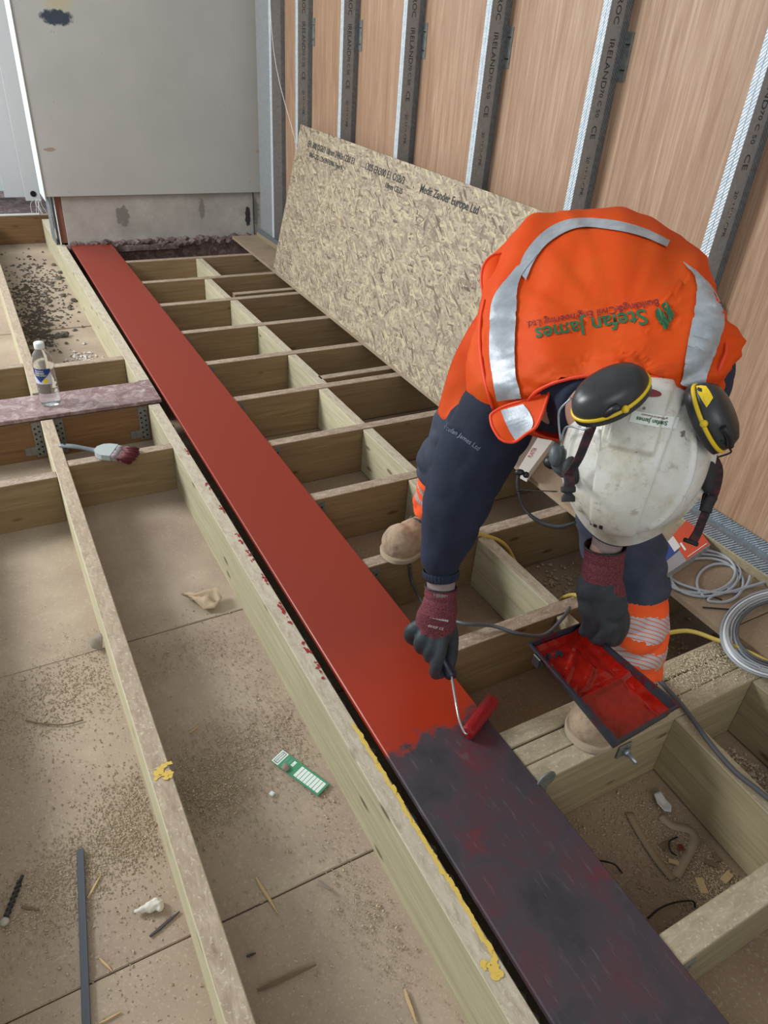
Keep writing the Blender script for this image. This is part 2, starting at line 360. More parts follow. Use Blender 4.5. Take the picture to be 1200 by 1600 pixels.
# ---- timbers
def timber(name, x0, y0, x1, y1, w, ztop, depth, m, label, cat='joist', group=None):
    a = Vector((x0, y0, 0)); b = Vector((x1, y1, 0)); L = (b - a).length
    bm = bmesh.new(); cube(bm, (0, -w / 2, -depth), (L, w / 2, 0), .0018)
    o = bm_mesh(name, bm, m); o.location = (x0, y0, ztop); o.rotation_euler = (0, 0, math.atan2(y1 - y0, x1 - x0))
    return tag(o, label, cat, group)
def hanger(parent, x, side, w, depth=.13, plate=.04):
    """joist hanger on a timber: parent-local x, side=+1/-1 cheek, with nail holes"""
    bm = bmesh.new(); t = .0022
    for s in (-1, 1): cube(bm, (x, s * (w / 2 + .0004), -depth - .01), (x + plate, s * (w / 2 + t), -.012), 0)
    cube(bm, (x, -w / 2 - t, -depth - .014), (x + plate, w / 2 + t, -depth - .01))
    for s in (-1, 1):
        for i in range(2):
            for j in range(5):
                c = Vector((x + .011 + i * .018, s * (w / 2 + t + .0003), -.024 - j * .024 - i * .009))
                vs = [bm.verts.new(c + Vector((math.cos(k * math.tau / 6) * .0032, 0, math.sin(k * math.tau / 6) * .0032))) for k in range(6)]
                f = bm.faces.new(vs); f.material_index = 1
    return bm_mesh('joist_hanger', bm, [M_dsteel, M_hole], parent)
WJ = .045
rj = [4.865, 4.40, 3.963, 3.512, 3.088, 2.676, 2.260, 1.853, 1.458, 1.058]
ordn = ['nearest the back wall', 'second from the back wall', 'third from the back wall', 'fourth from the back wall', 'fifth from the back wall', 'sixth from the back wall', 'seventh from the back wall', 'eighth from the back wall', "under the worker's far boot", 'just beyond triple joist, crossed by grey cable']
for y, od in zip(rj, ordn):
    j = timber('floor_joist', .822, y, 1.96, y + .004, WJ, -.002, .195, M_joist, 'dusty cross joist right of red beam, ' + od)
    hanger(j, .002, 1, WJ)
j = timber('floor_joist', .815, .258, 1.96, .262, .056, -.002, .19, M_clean, 'wide pale timber joist at bottom right corner of the floor frame'); hanger(j, .002, 1, .056)
tri = empty('triple_joist', (.815, .70, 0), 'three pale timbers side by side forming triple joist under the nearer boot', 'joist')
for k, y in enumerate((.652, .7015, .752)):
    bm = bmesh.new(); cube(bm, (0, y - .0235 - .70, -.197), (1.15, y + .0235 - .70, -.001 - .0015 * (k % 2)), .002); bm_mesh('joist', bm, M_clean, tri)
bm = bmesh.new(); cube(bm, (.0, .652 - .0235 - .70 - .003, -.1), (.03, .652 - .0235 - .70, .0), .001); bm_mesh('joist_hanger', bm, M_dsteel, tri)
# noggings between the joists on the right
allj = rj + [.70]
nn = 0
nlab = ['between the first two joists from the back wall', 'in the second row from the back wall', 'in the third row from the back wall', 'in the fourth row from the back wall', 'in the fifth row from the back wall', 'in the sixth row from the back wall', 'in the seventh row from the back wall', "in the bay behind the worker's far boot", "with yellow cable at its far end", 'just beyond the triple joist, behind the paint tray']
xs = [(1.335, 1.295), (1.257, 1.21), (1.28, 1.225), (1.27, 1.235), (1.268, 1.235), (1.245, 1.215), (1.25, 1.225), (1.225, 1.2), (1.235, 1.245), (1.23, 1.23)]
for i in range(10):
    a = allj[i] - WJ / 2 - .001; b = allj[i + 1] + (WJ / 2 if i < 9 else .077) + .001
    xc = sum(xs[i]) / 2
    timber('nogging', xc, b, xc, a, .043, -.004, .19, M_green if i < 9 else M_clean, 'short timber nogging right of red beam ' + nlab[i], 'nogging')
timber('nogging', 1.235, .288, 1.255, .628, .042, -.003, .19, M_clean, 'brown-faced timber nogging between triple joist and bottom right joist', 'nogging')
timber('nogging', 1.53, .288, 1.54, .628, .046, -.003, .19, M_clean, 'timber nogging at right picture edge, left of the debris-filled bay', 'nogging')
timber('nogging', 1.29, 4.058, 1.96, 4.064, .042, -.004, .19, M_joist, 'extra timber running beside third cross joist from the back wall, ending at the nogging', 'nogging')
timber('nogging', 1.262, 2.768, 1.96, 2.776, .042, -.004, .19, M_joist, 'extra timber with a chipped pale top just beyond sixth cross joist', 'nogging')

# left side
timber('floor_joist', .109, -.5, .109, 2.735, .043, 0, .19, M_left, 'long narrow dust-covered joist running up the left, yellow paint patch halfway', 'joist')
timber('floor_joist', .109, 3.0, .109, 6.15, .043, 0, .19, M_left, 'long dusty joist at far left, beyond the crossing steel and bottle', 'joist')
e1 = timber('edge_joist', .513, -.5, .513, 2.735, .044, 0, .19, M_edge, 'thick pale joist along near left side of red beam, yellow and red paint marks', 'joist')
timber('edge_joist', .529, 2.985, .529, 6.15, .05, 0, .19, M_green, 'thick dusty joist left of red beam beyond the crossing steel', 'joist')
timber('nogging', .131, 2.375, .491, 2.375, .043, -.003, .19, M_joist, 'timber nogging under the paint brush, right of the long left joist', 'nogging')
timber('nogging', -1.2, 2.315, .087, 2.315, .043, -.003, .19, M_joist, 'timber nogging left of the long left joist at picture edge, near the crossing steel', 'nogging')
timber('nogging', .131, 3.275, .503, 3.275, .045, -.003, .19, M_joist, 'timber nogging behind the clear bottle, right of the far left joist', 'nogging')
timber('nogging', -1.2, 3.325, .087, 3.325, .045, -.003, .19, M_joist, 'timber nogging at left picture edge just beyond the crossing steel', 'nogging')
timber('nogging', -1.2, 6.22, .56, 6.22, .05, .02, .2, M_brownw, 'brown timber header at far left end of the bays, white strip on top', 'nogging')
timber('floor_joist', -.30, -.5, -.30, 2.29, .043, 0, .19, M_green, 'joist just outside left picture edge, pale corner at bottom left', 'joist')
timber('packer', -1.2, 2.80, .09, 2.80, .05, -.02, .17, M_brownw, 'knotty brown packing timber under crossing steel, left of the long joist', 'timber')
pk = timber('packer', .128, 2.80, .54, 2.80, .05, -.02, .17, M_brownw, 'knotty brown packing timber under crossing steel behind the paint brush', 'timber')
# hanger plates on the packing timbers
def nailplate(name, x0, x1, z0, z1, y, label, lobe=0):
    bm = bmesh.new(); cube(bm, (x0, y - .002, z0), (x1, y, z1))
    if lobe: cube(bm, (min(x0, x0 + lobe * .04) if lobe < 0 else x1, y - .002, z0 + .01), (x0 if lobe < 0 else x1 + .04, y, z0 + .045))
    for i in range(2):
        for j in range(6):
            c = Vector((x0 + (x1 - x0) * (.28 + .44 * i), y - .0024, z0 + .012 + j * .022 + .008 * i))
            f = bm.faces.new([bm.verts.new(c + Vector((math.cos(k * math.tau / 8) * .0042, 0, math.sin(k * math.tau / 8) * .0042))) for k in range(8)]); f.material_index = 1
    o = bm_mesh(name, bm, [M_dsteel, M_hole]); tag(o, label, 'bracket'); return rebase(o, (x0, y, z0))
nailplate('joist_hanger', .052, .086, -.17, -.022, 2.773, 'perforated steel hanger left of long joist below crossing steel', -1)
nailplate('joist_hanger', .132, .166, -.17, -.022, 2.773, 'perforated steel hanger right of long joist below crossing steel')
nailplate('joist_hanger', .452, .49, -.17, -.022, 2.773, 'perforated steel hanger on packing timber next to edge joist', -1)

# ---- beams
beam = empty('red_beam', (0, 0, 0), 'long steel beam being painted red, its near end still dark primer', 'beam')
yaw = -math.atan2(.713 - .684, 5.06 - .29) 
bm = bmesh.new(); cube(bm, (-.131, 0, -.016), (.131, 5.85, 0), .0025); fl = bm_mesh('top_flange', bm, M_beam, beam)
bm = bmesh.new(); cube(bm, (-.006, 0, -.24), (.006, 5.85, -.0165)); bm_mesh('web', bm, M_beamside, beam)
bm = bmesh.new(); cube(bm, (-.131, 0, -.258), (.131, 5.85, -.241)); bm_mesh('bottom_flange', bm, M_beamside, beam)
beam.location = (.684 - (.29 + .4) * math.tan(-yaw), -.4, .004); beam.rotation_euler = (0, 0, yaw)
xb = empty('crossing_beam', (0, 0, 0), 'dusty purple-primed steel beam crossing left side under the bottle', 'beam')
pl = boxo('top_flange', (-1.3, 2.767, -.012), (.552, 2.972, .003), M_plate, xb); boxo('web', (-1.3, 2.862, -.2), (.54, 2.872, -.0125), M_beamside, xb)
adopt(xb, (-.4, 2.87, 0))
# insulation wool in the gap beside the beam
bm = bmesh.new()
for k in range(260):
    y = -.35 + k * .0127 + random.uniform(-.004, .004); c = (.5445 + random.uniform(-.001, .001), y, -.045 + random.uniform(-.02, .02))
    r = bmesh.ops.create_icosphere(bm, subdivisions=1, radius=random.uniform(.006, .0085))
    for v in r['verts']: v.co = Vector((v.co.x, v.co.y * random.uniform(.7, 2.2), v.co.z * random.uniform(.8, 2))) + Vector(c)
o = bm_mesh('insulation_wool', bm, plain('dark_wool', srgb(66, 64, 58), 1)); tag(o, 'dark fibrous wool stuffed in gap between edge joist and red beam', 'insulation', kind='stuff'); rebase(o, (.556, 0, -.06))
M_pyel = plain('yellow_spray_paint', srgb(214, 182, 84), .7); M_pred = plain('red_paint_splash', srgb(150, 30, 36), .5)
def blotch(bm, c, rx, ry, ang=0, n=22, jag=.35, z=.0009):
    vs = []
    for k in range(n):
        a = k * math.tau / n; r = 1 + random.uniform(-jag, jag * .4); x, y = math.cos(a) * rx * r, math.sin(a) * ry * r
        vs.append(bm.verts.new((c[0] + x * math.cos(ang) - y * math.sin(ang), c[1] + x * math.sin(ang) + y * math.cos(ang), c[2] + z)))
    z += random.uniform(0, .0012)
    for v_ in vs: v_.co.z = c[2] + z
    cc = bm.verts.new((c[0], c[1], c[2] + z))
    for k in range(n): bm.faces.new((cc, vs[k], vs[(k + 1) % n]))
bm = bmesh.new()
for k in range(40):
    y = .93 - .55 * (k / 40); blotch(bm, (.5285 + random.uniform(-.002, .002), y * 1.0, 0), .0055, .014, 0, 10, .4)
for k in range(12): blotch(bm, (.512 + random.uniform(-.012, .012), .372 + random.uniform(-.016, .016), 0), .008, .008, 0, 9, .6)
e1c = bm_mesh('yellow_paint_mark', bm, M_pyel, e1)
e1c.matrix_parent_inverse = (Matrix.Translation(e1.location) @ e1.rotation_euler.to_matrix().to_4x4()).inverted()
bm = bmesh.new()
for y in (2.3, 2.05, 1.9, 1.72, 1.62, 1.5, 1.38, 1.33, 1.2, 1.12):
    for k in range(7): blotch(bm, (.528 + random.uniform(-.006, .003), y + random.uniform(-.03, .03), 0), random.uniform(.002, .006), random.uniform(.003, .009), 0, 8, .6)
ob = bm_mesh('red_paint_splash', bm, M_pred, e1); ob['kind'] = 'stuff'; ob.matrix_parent_inverse = e1c.matrix_parent_inverse
lj = [o for o in COL.objects if o.get('label', '').startswith('long narrow')][0]
bm = bmesh.new(); pc = onz(258, 1208)
for k in range(14): blotch(bm, (pc.x + random.uniform(-.018, .014), pc.y + random.uniform(-.012, .02), 0), .008, .007, 0, 9, .6)
ob = bm_mesh('yellow_paint_mark', bm, M_pyel, lj); ob.matrix_parent_inverse = (Matrix.Translation(lj.location) @ lj.rotation_euler.to_matrix().to_4x4()).inverted()

# ---- board ledge along the wall, sole plate, track
ledge = empty('floor_ledge', label='strip of plywood floor boarding along foot of the right wall', cat='floor board')
slab('board', [(1.575, .78, .018), (1.97, .78, .018), (1.97, 5.3, .018), (1.695, 5.3, .018)], (0, 0, -.018), board('ledge_board', srgb(140, 118, 96), srgb(160, 140, 116), srgb(172, 154, 130), .4), ledge)
slab('board', [(1.60, .36, .018), (1.97, .36, .018), (1.97, .775, .018), (1.60, .775, .018)], (0, 0, -.018), M_floor_r, ledge)
adopt(ledge, (1.6, .78, 0))
o = boxo('sole_plate', (1.865, .3, .0185), (1.968, 5.25, .05), M_clean); tag(o, 'pale timber sole plate beneath metal track at foot of right wall', 'timber'); rebase(o, (1.9, .3, .0185))
tr = empty('floor_track', label='galvanised metal channel fixed along foot of the plywood wall', cat='track')
bm = bmesh.new(); cube(bm, (1.872, .3, .0505), (1.966, 5.25, .052)); bm_mesh('base', bm, M_galv, tr)
bm = bmesh.new(); cube(bm, (1.870, .3, .0505), (1.872, 5.25, .085)); bm_mesh('lip', bm, M_perf, tr)
bm = bmesh.new(); cube(bm, (1.964, .3, .0505), (1.966, 5.25, .085)); bm_mesh('lip', bm, M_perf, tr)
adopt(tr, (1.9, .3, .0505))

# ---- right wall
wr = empty('wall_right', kind='structure')
XW, XF = 1.975, 1.885
for a, b in ((-.9, .20), (.203, 1.434), (1.437, 2.674), (2.677, 3.934), (3.937, 5.30)):
    bm = bmesh.new(); cube(bm, (0, 0, 0), (.018, b - a, 2.75), .001); p = bm_mesh('plywood_panel', bm, M_ply, wr); p.location = (XW, a, .04)
def stud(y, label, txt=True):
    s = empty('metal_stud', (XF, y, .055), label, 'stud')
    H = 2.6
    bm = bmesh.new(); cube(bm, (0, 0, 0), (XW - XF - .001, .0012, H)); bm_mesh('web', bm, M_web, s)
    bm = bmesh.new(); cube(bm, (.062, -.0006, 0), (XW - XF - .001, -.0001, H)); bm_mesh('knurled_strip', bm, M_perf, s)
    bm = bmesh.new(); cube(bm, (-.0016, 0, 0), (0, .0145, H)); cube(bm, (-.0016, .0165, 0), (0, .034, H)); cube(bm, (0, .0145, 0), (.002, .0165, H)); cube(bm, (0, .033, 0), (.012, .034, H)); bm_mesh('flange', bm, M_flange, s)
    bm = bmesh.new(); cube(bm, (XW - XF - .002, .0012, 0), (XW - XF, .034, H)); bm_mesh('flange', bm, M_galv, s)
    if txt:
        xd, yd = (0, 0, -1), (1, 0, 0)
        z0 = 1.37 - .055
        for t, z, sz in (('PROC', z0 + .06, .03), ('IRELAND', z0 - .09, .03), ('70 C 50', z0 - .2, .022), ('CE', z0 - .285, .03), ('20 1121-CPR', z0 - .42, .02)):
            textplane('printed_text', t, sz, (.033, 0, z), xd, yd, M_ink, s, .0008, sx=1.15)
        bm = bmesh.new(); cube(bm, (.028, -.0012, .86), (.030, -.0004, .94)); cube(bm, (.030, -.0012, .898), (.042, -.0004, .901)); bm_mesh('pressed_mark', bm, plain('brass_mark', srgb(190, 170, 130), .5), s)
        c = empty('wall_cleat'); c.parent = s
        bm = bmesh.new(); cube(bm, (.06, -.032, 1.18), (XW - XF - .0005, -.030, 1.315)) if False else cube(bm, (XW - XF - .003, -.034, 1.18), (XW - XF - .001, 0, 1.315))
        cube(bm, (XW - XF - .006, -.026, 1.21), (XW - XF - .003, -.008, 1.213), 0, 1); cube(bm, (XW - XF - .006, -.026, 1.28), (XW - XF - .003, -.008, 1.283), 0, 1)
        bpy.data.objects.remove(c); bm_mesh('cleat', bm, [M_dsteel, M_hole], s)
    return s
for y, t in ((1.417, "knurled metal stud right of the worker's shoulder, nearest the camera"), (2.03, "metal stud rising from behind the top of worker's back"), (2.656, 'metal stud second left of the one behind the worker, standing behind strand board'.replace('second', 'first')), (3.283, 'metal stud behind the middle of the strand board, third from right'.replace('third from right', 'fourth from the near end')), (3.917, 'metal stud behind far half of strand board, third from back wall'), (4.51, 'metal stud just right of the strand board far top corner, second from back wall')):
    stud(y, t)
s0 = stud(4.935, 'metal end stud in far corner beside grey back wall', False)
for o in s0.children: pass
boxo('corner_channel', (1.883, 4.97, .055), (1.887, 5.2, 2.6), M_web, wr)
tubeo('hanging_wire', [(1.86, 4.9, 1.9), (1.87, 4.86, 1.2), (1.9, 4.6, .75), (1.91, 4.55, .62)], .0018, M_white, None); tag(COL.objects['hanging_wire'], 'thin pale wire hanging down by the far corner stud', 'wire')
bm = bmesh.new(); cube(bm, (1.93, 1.38, .63), (XW - .001, 1.415, .70)); o = bm_mesh('stud_cleat', bm, M_dsteel, None); tag(o, "small steel cleat low on the stud nearest camera, right of worker's shoulder", 'bracket'); rebase(o, (1.95, 1.39, .63))

# ---- back wall
wb = empty('wall_back', kind='structure')
boxo('upper_panel', (.484, 5.33, .306), (2.02, 5.60, 2.7), [M_wallb], wb)
boxo('lower_plaster', (.575, 5.352, .0), (1.99, 5.60, .303), M_bare, wb)
boxo('plaster_edge', (1.88, 5.342, .012), (1.884, 5.3515, .303), M_hole, wb)
boxo('brick_return', (.535, 5.36, .01), (.574, 5.55, .303), M_brick, wb)
boxo('metal_bead', (.50, 5.36, .0), (.506, 5.56, .303), M_galv, wb); boxo('metal_bead', (.528, 5.352, .0), (.534, 5.56, .303), M_white, wb)
boxo('reveal_face', (.478, 5.325, .28), (.4835, 5.605, 2.7), M_frost, wb)
bm = bmesh.new()
for k in range(150):
    x = .58 + 1.36 * k / 150; r = bmesh.ops.create_icosphere(bm, subdivisions=1, radius=random.uniform(.012, .032))
    c = Vector((x, 5.33 + random.uniform(-.02, .02), -.012 + random.uniform(-.012, .02)))
    for v in r['verts']: v.co = Vector((v.co.x * 1.4, v.co.y, v.co.z * random.uniform(.5, 1.1))) + c
o = bm_mesh('broken_masonry', bm, M_rub); tag(o, 'crumbled plaster and mortar along broken foot of the back wall', 'rubble', kind='stuff'); rebase(o, (1.2, 5.33, 0))
boxo('back_base', (.57, 5.34, -.2), (2.0, 5.6, -.001), M_rub, wb)
boxo('polythene_edge', (.58, 5.30, -.05), (1.30, 5.339, -.012), M_rub, wb)
# outside the opening at far left
cl = empty('outside_cladding', label='white weathered cladding strips outside opening at top left', cat='cladding')
def yq(pts, y): return [ony(px, py, y) for px, py in pts]
for i, (pts, y, m) in enumerate((([(-60, -120), (-4, -120), (43, 308), (6, 300)], 6.75, M_clad), ([(-6, -120), (24, -120), (60, 313), (41, 314)], 6.62, M_clad), ([(-160, -120), (-60, -120), (8, 292), (-80, 300)], 6.9, M_frost))):
    q = yq(pts, y); x0 = min(p.x for p in q[2:]); x1 = max(p.x for p in q[2:]); z = min(p.z for p in q)
    boxo('cladding_strip', (x0, y, z), (x1 + .02, y + .02, 2.6), m, cl)
hp = ony(52, 303, 6.615); bm = bmesh.new(); tube_bm(bm, [hp, hp + Vector((0, .012, 0))], .022, 14, 1); bm_mesh('drain_hole', bm, M_hole, cl)
adopt(cl, (.3, 6.7, .1))
o = boxo('blue_sheet', (-.9, 7.1, .05), (.35, 7.12, .95), M_blue); tag(o, 'pale blue sheet seen low in opening at left picture edge', 'sheet'); rebase(o, (0, 7.1, .05))
o = boxo('sill_strip', (-1.2, 6.196, .0205), (.5, 6.21, .032), M_white); tag(o, 'thin white strip on the header at far left', 'trim'); rebase(o, (0, 6.2, .0205))
o = boxo('ground_outside', (-3, 6.3, -.3), (3, 9, -.02), M_rub); o['kind'] = 'structure'; o.name = 'ground_slab'  # slab of ground outside the far opening, not a trim piece
bm = bmesh.new()
for k in range(7):
    p = ony(60, 325, 6.1) + Vector((random.uniform(-.03, .03), 0, 0)); tube_bm(bm, [p + Vector((0, 0, .06)), p + Vector((random.uniform(-.05, .03), -.02, .03)), p + Vector((random.uniform(-.04, .04), -.04, -.04))], .0015, 5, 4)
o = bm_mesh('frayed_wire', bm, M_white); tag(o, 'tangle of thin white wires at foot of back wall left edge', 'wire'); rebase(o, ony(60, 325, 6.1))

# ---- OSB sheet
A, B, C_, D = Vector((1.672, 4.409, .0195)), Vector((1.602, 1.985, .0195)), Vector((1.872, 2.01, .812)), Vector((1.872, 4.438, .842))
xd = (B - A).normalized(); nrm = xd.cross(D - A).normalized(); yd = nrm.cross(xd)
osb = empty('strand_board_sheet'); osb.location = (0, 0, 0)
bm = bmesh.new(); t = .015
pts = [A, B, C_, D]; loc = [Vector(((p - A).dot(xd), (p - A).dot(yd), 0)) for p in pts]
bv = [bm.verts.new(p) for p in loc] + [bm.verts.new(p - Vector((0, 0, t))) for p in loc]
for f, mi in (((0, 1, 2, 3), 0), ((7, 6, 5, 4), 0), ((0, 4, 5, 1), 1), ((1, 5, 6, 2), 1), ((2, 6, 7, 3), 1), ((3, 7, 4, 0), 1)):
    ff = bm.faces.new([bv[i] for i in f]); ff.material_index = mi
nface = xd.cross(yd)
sgn = 1 if nface.x < 0 else -1
me = bpy.data.meshes.new('strand_sheet'); bmesh.ops.recalc_face_normals(bm, faces=bm.faces); bm.to_mesh(me); bm.free()
s = link('sheet', me, [M_osb, M_osbedge], osb)
osb.matrix_world = Matrix(((xd.x, yd.x, nface.x, A.x), (xd.y, yd.y, nface.y, A.y), (xd.z, yd.z, nface.z, A.z), (0, 0, 0, 1)))
tag(osb, 'large sheet of strand board leaning against the metal studs', 'board')
h = (D - A).length
for tx, x, y, sz, b in (('EN 300 OSB/3 18mm 2440x1220 E1', .46, h - .085, .044, 1), ('0965-CPD 1224 EN13986 Type 3', .42, h - .135, .034, 1), ('1305 EN300 E1 OSB/3', 1.12, h - .085, .046, 1), ('18mm CE 25', 1.25, h - .130, .034, 1), ('Medit Zander Europe Ltd', 1.72, h - .088, .046, 1)):
    o = textplane('stamp_text', tx, sz, (x, y, 0), (1, 0, 0), (0, 1, 0), M_ink, osb, .0012 * sgn, bold=bool(b), sx=1.0)

# ================================================================== THINGS
# ---- bottle of clear spirit on the crossing beam
b0 = onz(80, 630, .003); BT = empty('bottle', (b0.x, b0.y, .0035), 'clear plastic bottle of white spirit with blue and yellow label', 'bottle')
def lathe(name, prof, m, parent, seg=32, a0=0, a1=math.tau, closed=True):
    bm = bmesh.new(); full = abs(a1 - a0 - math.tau) < 1e-4; n = seg if full else seg + 1
    rings = [[bm.verts.new((r * math.cos(a0 + (a1 - a0) * k / seg), r * math.sin(a0 + (a1 - a0) * k / seg), z)) for k in range(n)] for r, z in prof]
    for a, b in zip(rings, rings[1:]):
        for k in range(seg): bm.faces.new((a[k], a[(k + 1) % n], b[(k + 1) % n], b[k]))
    if full and closed: bm.faces.new(rings[0]); bm.faces.new(rings[-1])
    return bm_mesh(name, bm, m, parent, True)
Mpet = NT('clear_plastic', .05, 0, (.93, .97, .98, 1)); Mpet.b.inputs['Transmission Weight'].default_value = .92; Mpet.b.inputs['IOR'].default_value = 1.25; Mpet = Mpet.m
prof = [(.030, 0), (.0375, .006), (.038, .03), (.0365, .034), (.038, .038), (.038, .052), (.0365, .056), (.038, .06), (.038, .074), (.0365, .078), (.038, .082), (.038, .09), (.0370, .093), (.0370, .16), (.0385, .165), (.0375, .182), (.030, .207), (.019, .222), (.0165, .228), (.0165, .236)]
lathe('body', prof, Mpet, BT)
lathe('cap', [(.0185, .229), (.019, .231), (.019, .249), (.0175, .252)], M_white, BT, 24)
N = NT('bottle_label', .35); o = N.sep(N.tc.outputs['Object'])
an = N.math('ARCTAN2', o[1], o[0]); hz = N.math('SUBTRACT', o[2], .116)
dv = N.math('ABSOLUTE', N.math('MULTIPLY', N.math('ADD', an, 2.2), .0375))     # distance from the label centre line
blue = N.ramp(N.math('ADD', N.math('SUBTRACT', dv, hz), .5), [(.512, 1.0), (.514, 0.0)])
c = N.mix(blue, srgb(206, 210, 226), srgb(26, 62, 132)); yel = N.ramp(N.math('ADD', N.math('ADD', N.math('ABSOLUTE', N.math('SUBTRACT', N.math('MULTIPLY', N.math('ADD', an, 2.2), .0375), .019)), N.math('ABSOLUTE', N.math('ADD', hz, .007))), .5), [(.511, 1.0), (.513, 0.0)]); c = N.mix(yel, c, srgb(238, 214, 40)); N.color(c)
lathe('label', [(.0376, .096), (.0376, .158)], N.m, BT, 28, -2.2 - 1.15, -2.2 + 1.15, False)
def wraptext(t, z, size, m):
    me = textmesh(t, size, True)
    for v in me.vertices:
        a = -2.2 + v.co.x / .038; v.co = Vector((.0379 * math.cos(a), .0379 * math.sin(a), z + v.co.y))
    return link('label_text', me, m, BT)
wraptext('Bartoline', .150, .009, M_white); wraptext('REFINED', .140, .010, M_white); wraptext('WHITE SPIRIT', .131, .0085, plain('label_yellow', srgb(226, 220, 90), .5))

# ---- paint brush resting on the nogging
BR = empty('paint_brush', label='grey-handled paint brush with wet dark red bristles lying on nogging', cat='brush')
a = onz(104, 694, .030); f0 = onz(140, 708, .030); f1 = onz(170, 722, .020); e = onz(200, 722, .016)
d = Vector((.62, -.78, 0)).normalized(); hd = Vector((.86, -.5, -.04)).normalized(); side = hd.cross(Vector((0, 0, 1))).normalized(); up = side.cross(hd)
base = Vector((.262, 2.385, .0125)); 
bm = bmesh.new(); tube_bm(bm, [base - hd * .155 + up * .004, base - hd * .12 + up * .006, base - hd * .08 + up * .004, base - hd * .045, base - hd * .03], [.010, .012, .0085, .010, .014], 12, 5, flat=[.6, .6, .8, .8, .7], side=side, rnd=True); bm_mesh('handle', bm, plain('grey_handle', srgb(112, 120, 124), .35), BR)
bm = bmesh.new(); tube_bm(bm, [base - hd * .1452 + up * .013, base - hd * .1452 + up * .0152], .004, 12, 1); bm_mesh('hanging_hole', bm, M_hole, BR)
bm = bmesh.new(); q = [(-.035, .013), (-.02, .034), (0, .043), (.03, .043)]
vs = [[bm.verts.new(base + hd * x + side * (s * w) + up * (u * .010)) for x, w in q] for s, u in ((-1, -1), (1, -1), (1, 1), (-1, 1))]
for i in range(3):
    for k in range(4): bm.faces.new((vs[k][i], vs[k][i + 1], vs[(k + 1) % 4][i + 1], vs[(k + 1) % 4][i]))
bm.faces.new([vs[k][0] for k in range(4)]); bm.faces.new([vs[k][3] for k in range(4)]); bm_mesh('ferrule', bm, plain('worn_white_ferrule', srgb(188, 198, 198), .4, .3), BR)
bm = bmesh.new()
for k in range(260):
    w = random.uniform(-1, 1); u = random.uniform(-1, 1); L = random.uniform(.068, .088) * (1 - .12 * abs(w))
    p = base + hd * .028 + side * (w * .041) + up * (u * .008); q_ = p + hd * L + side * (w * .006 + random.uniform(-.003, .003)) + up * (-abs(u) * .003 - .002 + random.uniform(-.002, .002)); mid = (p + q_) / 2
    for m0, m1, mi in ((p, p + (q_ - p) * .35, 0), (p + (q_ - p) * .35, q_, 1)):
        tube_bm(bm, [m0, m1], .0018, 4, 1, mi=mi)
o = bm_mesh('bristles', bm, [plain('bristle_grey', srgb(150, 140, 142), .6), plain('bristle_red', srgb(92, 20, 30), .45)], BR); o['kind'] = 'stuff'
adopt(BR, base)

# ---- green test card on the left bay floor
ca, cb, cc_, cdd = [onz(*p, -.172) for p in [(423, 1188), (437, 1168), (512, 1222), (497, 1243)]]
cx_ = (cdd - ca).normalized(); L = (cdd - ca).length; cy_ = Vector((0, 0, 1)).cross(cx_); Wd = (cb - ca).length
CD = empty('printed_card', label='small green and white printed plastic card lying on left bay floor', cat='card'); CD.location = (ca.x, ca.y, -.1765); CD.rotation_euler = (0, 0, math.atan2(cx_.y, cx_.x))
bm = bmesh.new(); cube(bm, (0, 0, 0), (L, Wd, .0035), .0008); bm_mesh('card', bm, plain('card_green', srgb(70, 142, 104), .5), CD)
Mcw = plain('card_white', srgb(222, 232, 224), .5); Mcd = plain('card_dark', srgb(40, 48, 46), .5)
def flatr(name, x0, y0, x1, y1, m, par, z=.0038):
    return mesh(name, [(x0, y0, z), (x1, y0, z), (x1, y1, z), (x0, y1, z)], [(0, 1, 2, 3)], m, par)
flatr('white_field', .001, .001, .022, Wd - .001, Mcw, CD); flatr('dark_frame', .005, .004, .018, Wd - .004, Mcd, CD, .0040); flatr('name_field', .0065, .0055, .0165, Wd - .0055, Mcw, CD, .0042)
textplane('printed_text', 'CRESTOMEN', .006, (.0115, Wd / 2, .0043), (0, 1, 0), (-1, 0, 0), Mcd, CD, .0003)
for k in range(8):
    x = L * .46 + k * L * .064; flatr('white_field', x, .004, x + L * .054, Wd - .006, Mcw, CD)
flatr('white_field', L * .3, Wd * .5, L * .35, Wd - .006, Mcw, CD); flatr('white_field', L * .3, .004, L * .33, Wd * .25, Mcw, CD)
for k, t in enumerate(('Damp Proof', 'Meter Check', 'No. 42')): textplane('printed_text', t, .005, (.029 + k * .010, Wd / 2, .0038), (0, 1, 0), (-1, 0, 0), plain('card_pale', srgb(150, 200, 170), .5), CD, .0002)
o = bmesh.new(); bmesh.ops.create_icosphere(o, subdivisions=2, radius=.010)
for v in o.verts: v.co = Vector((v.co.x, v.co.y * 1.1, v.co.z * .5)) * (1 + .35 * noise.noise(v.co * 90))
M_crumb = plain('mortar_crumb', srgb(138, 126, 114), .95)
p = onz(446, 1199, -.168); st = bm_mesh('stone_crumb', o, M_crumb); st.location = (p.x, p.y, -.168); tag(st, 'grey lump of mortar lying on the green card', 'rubble')

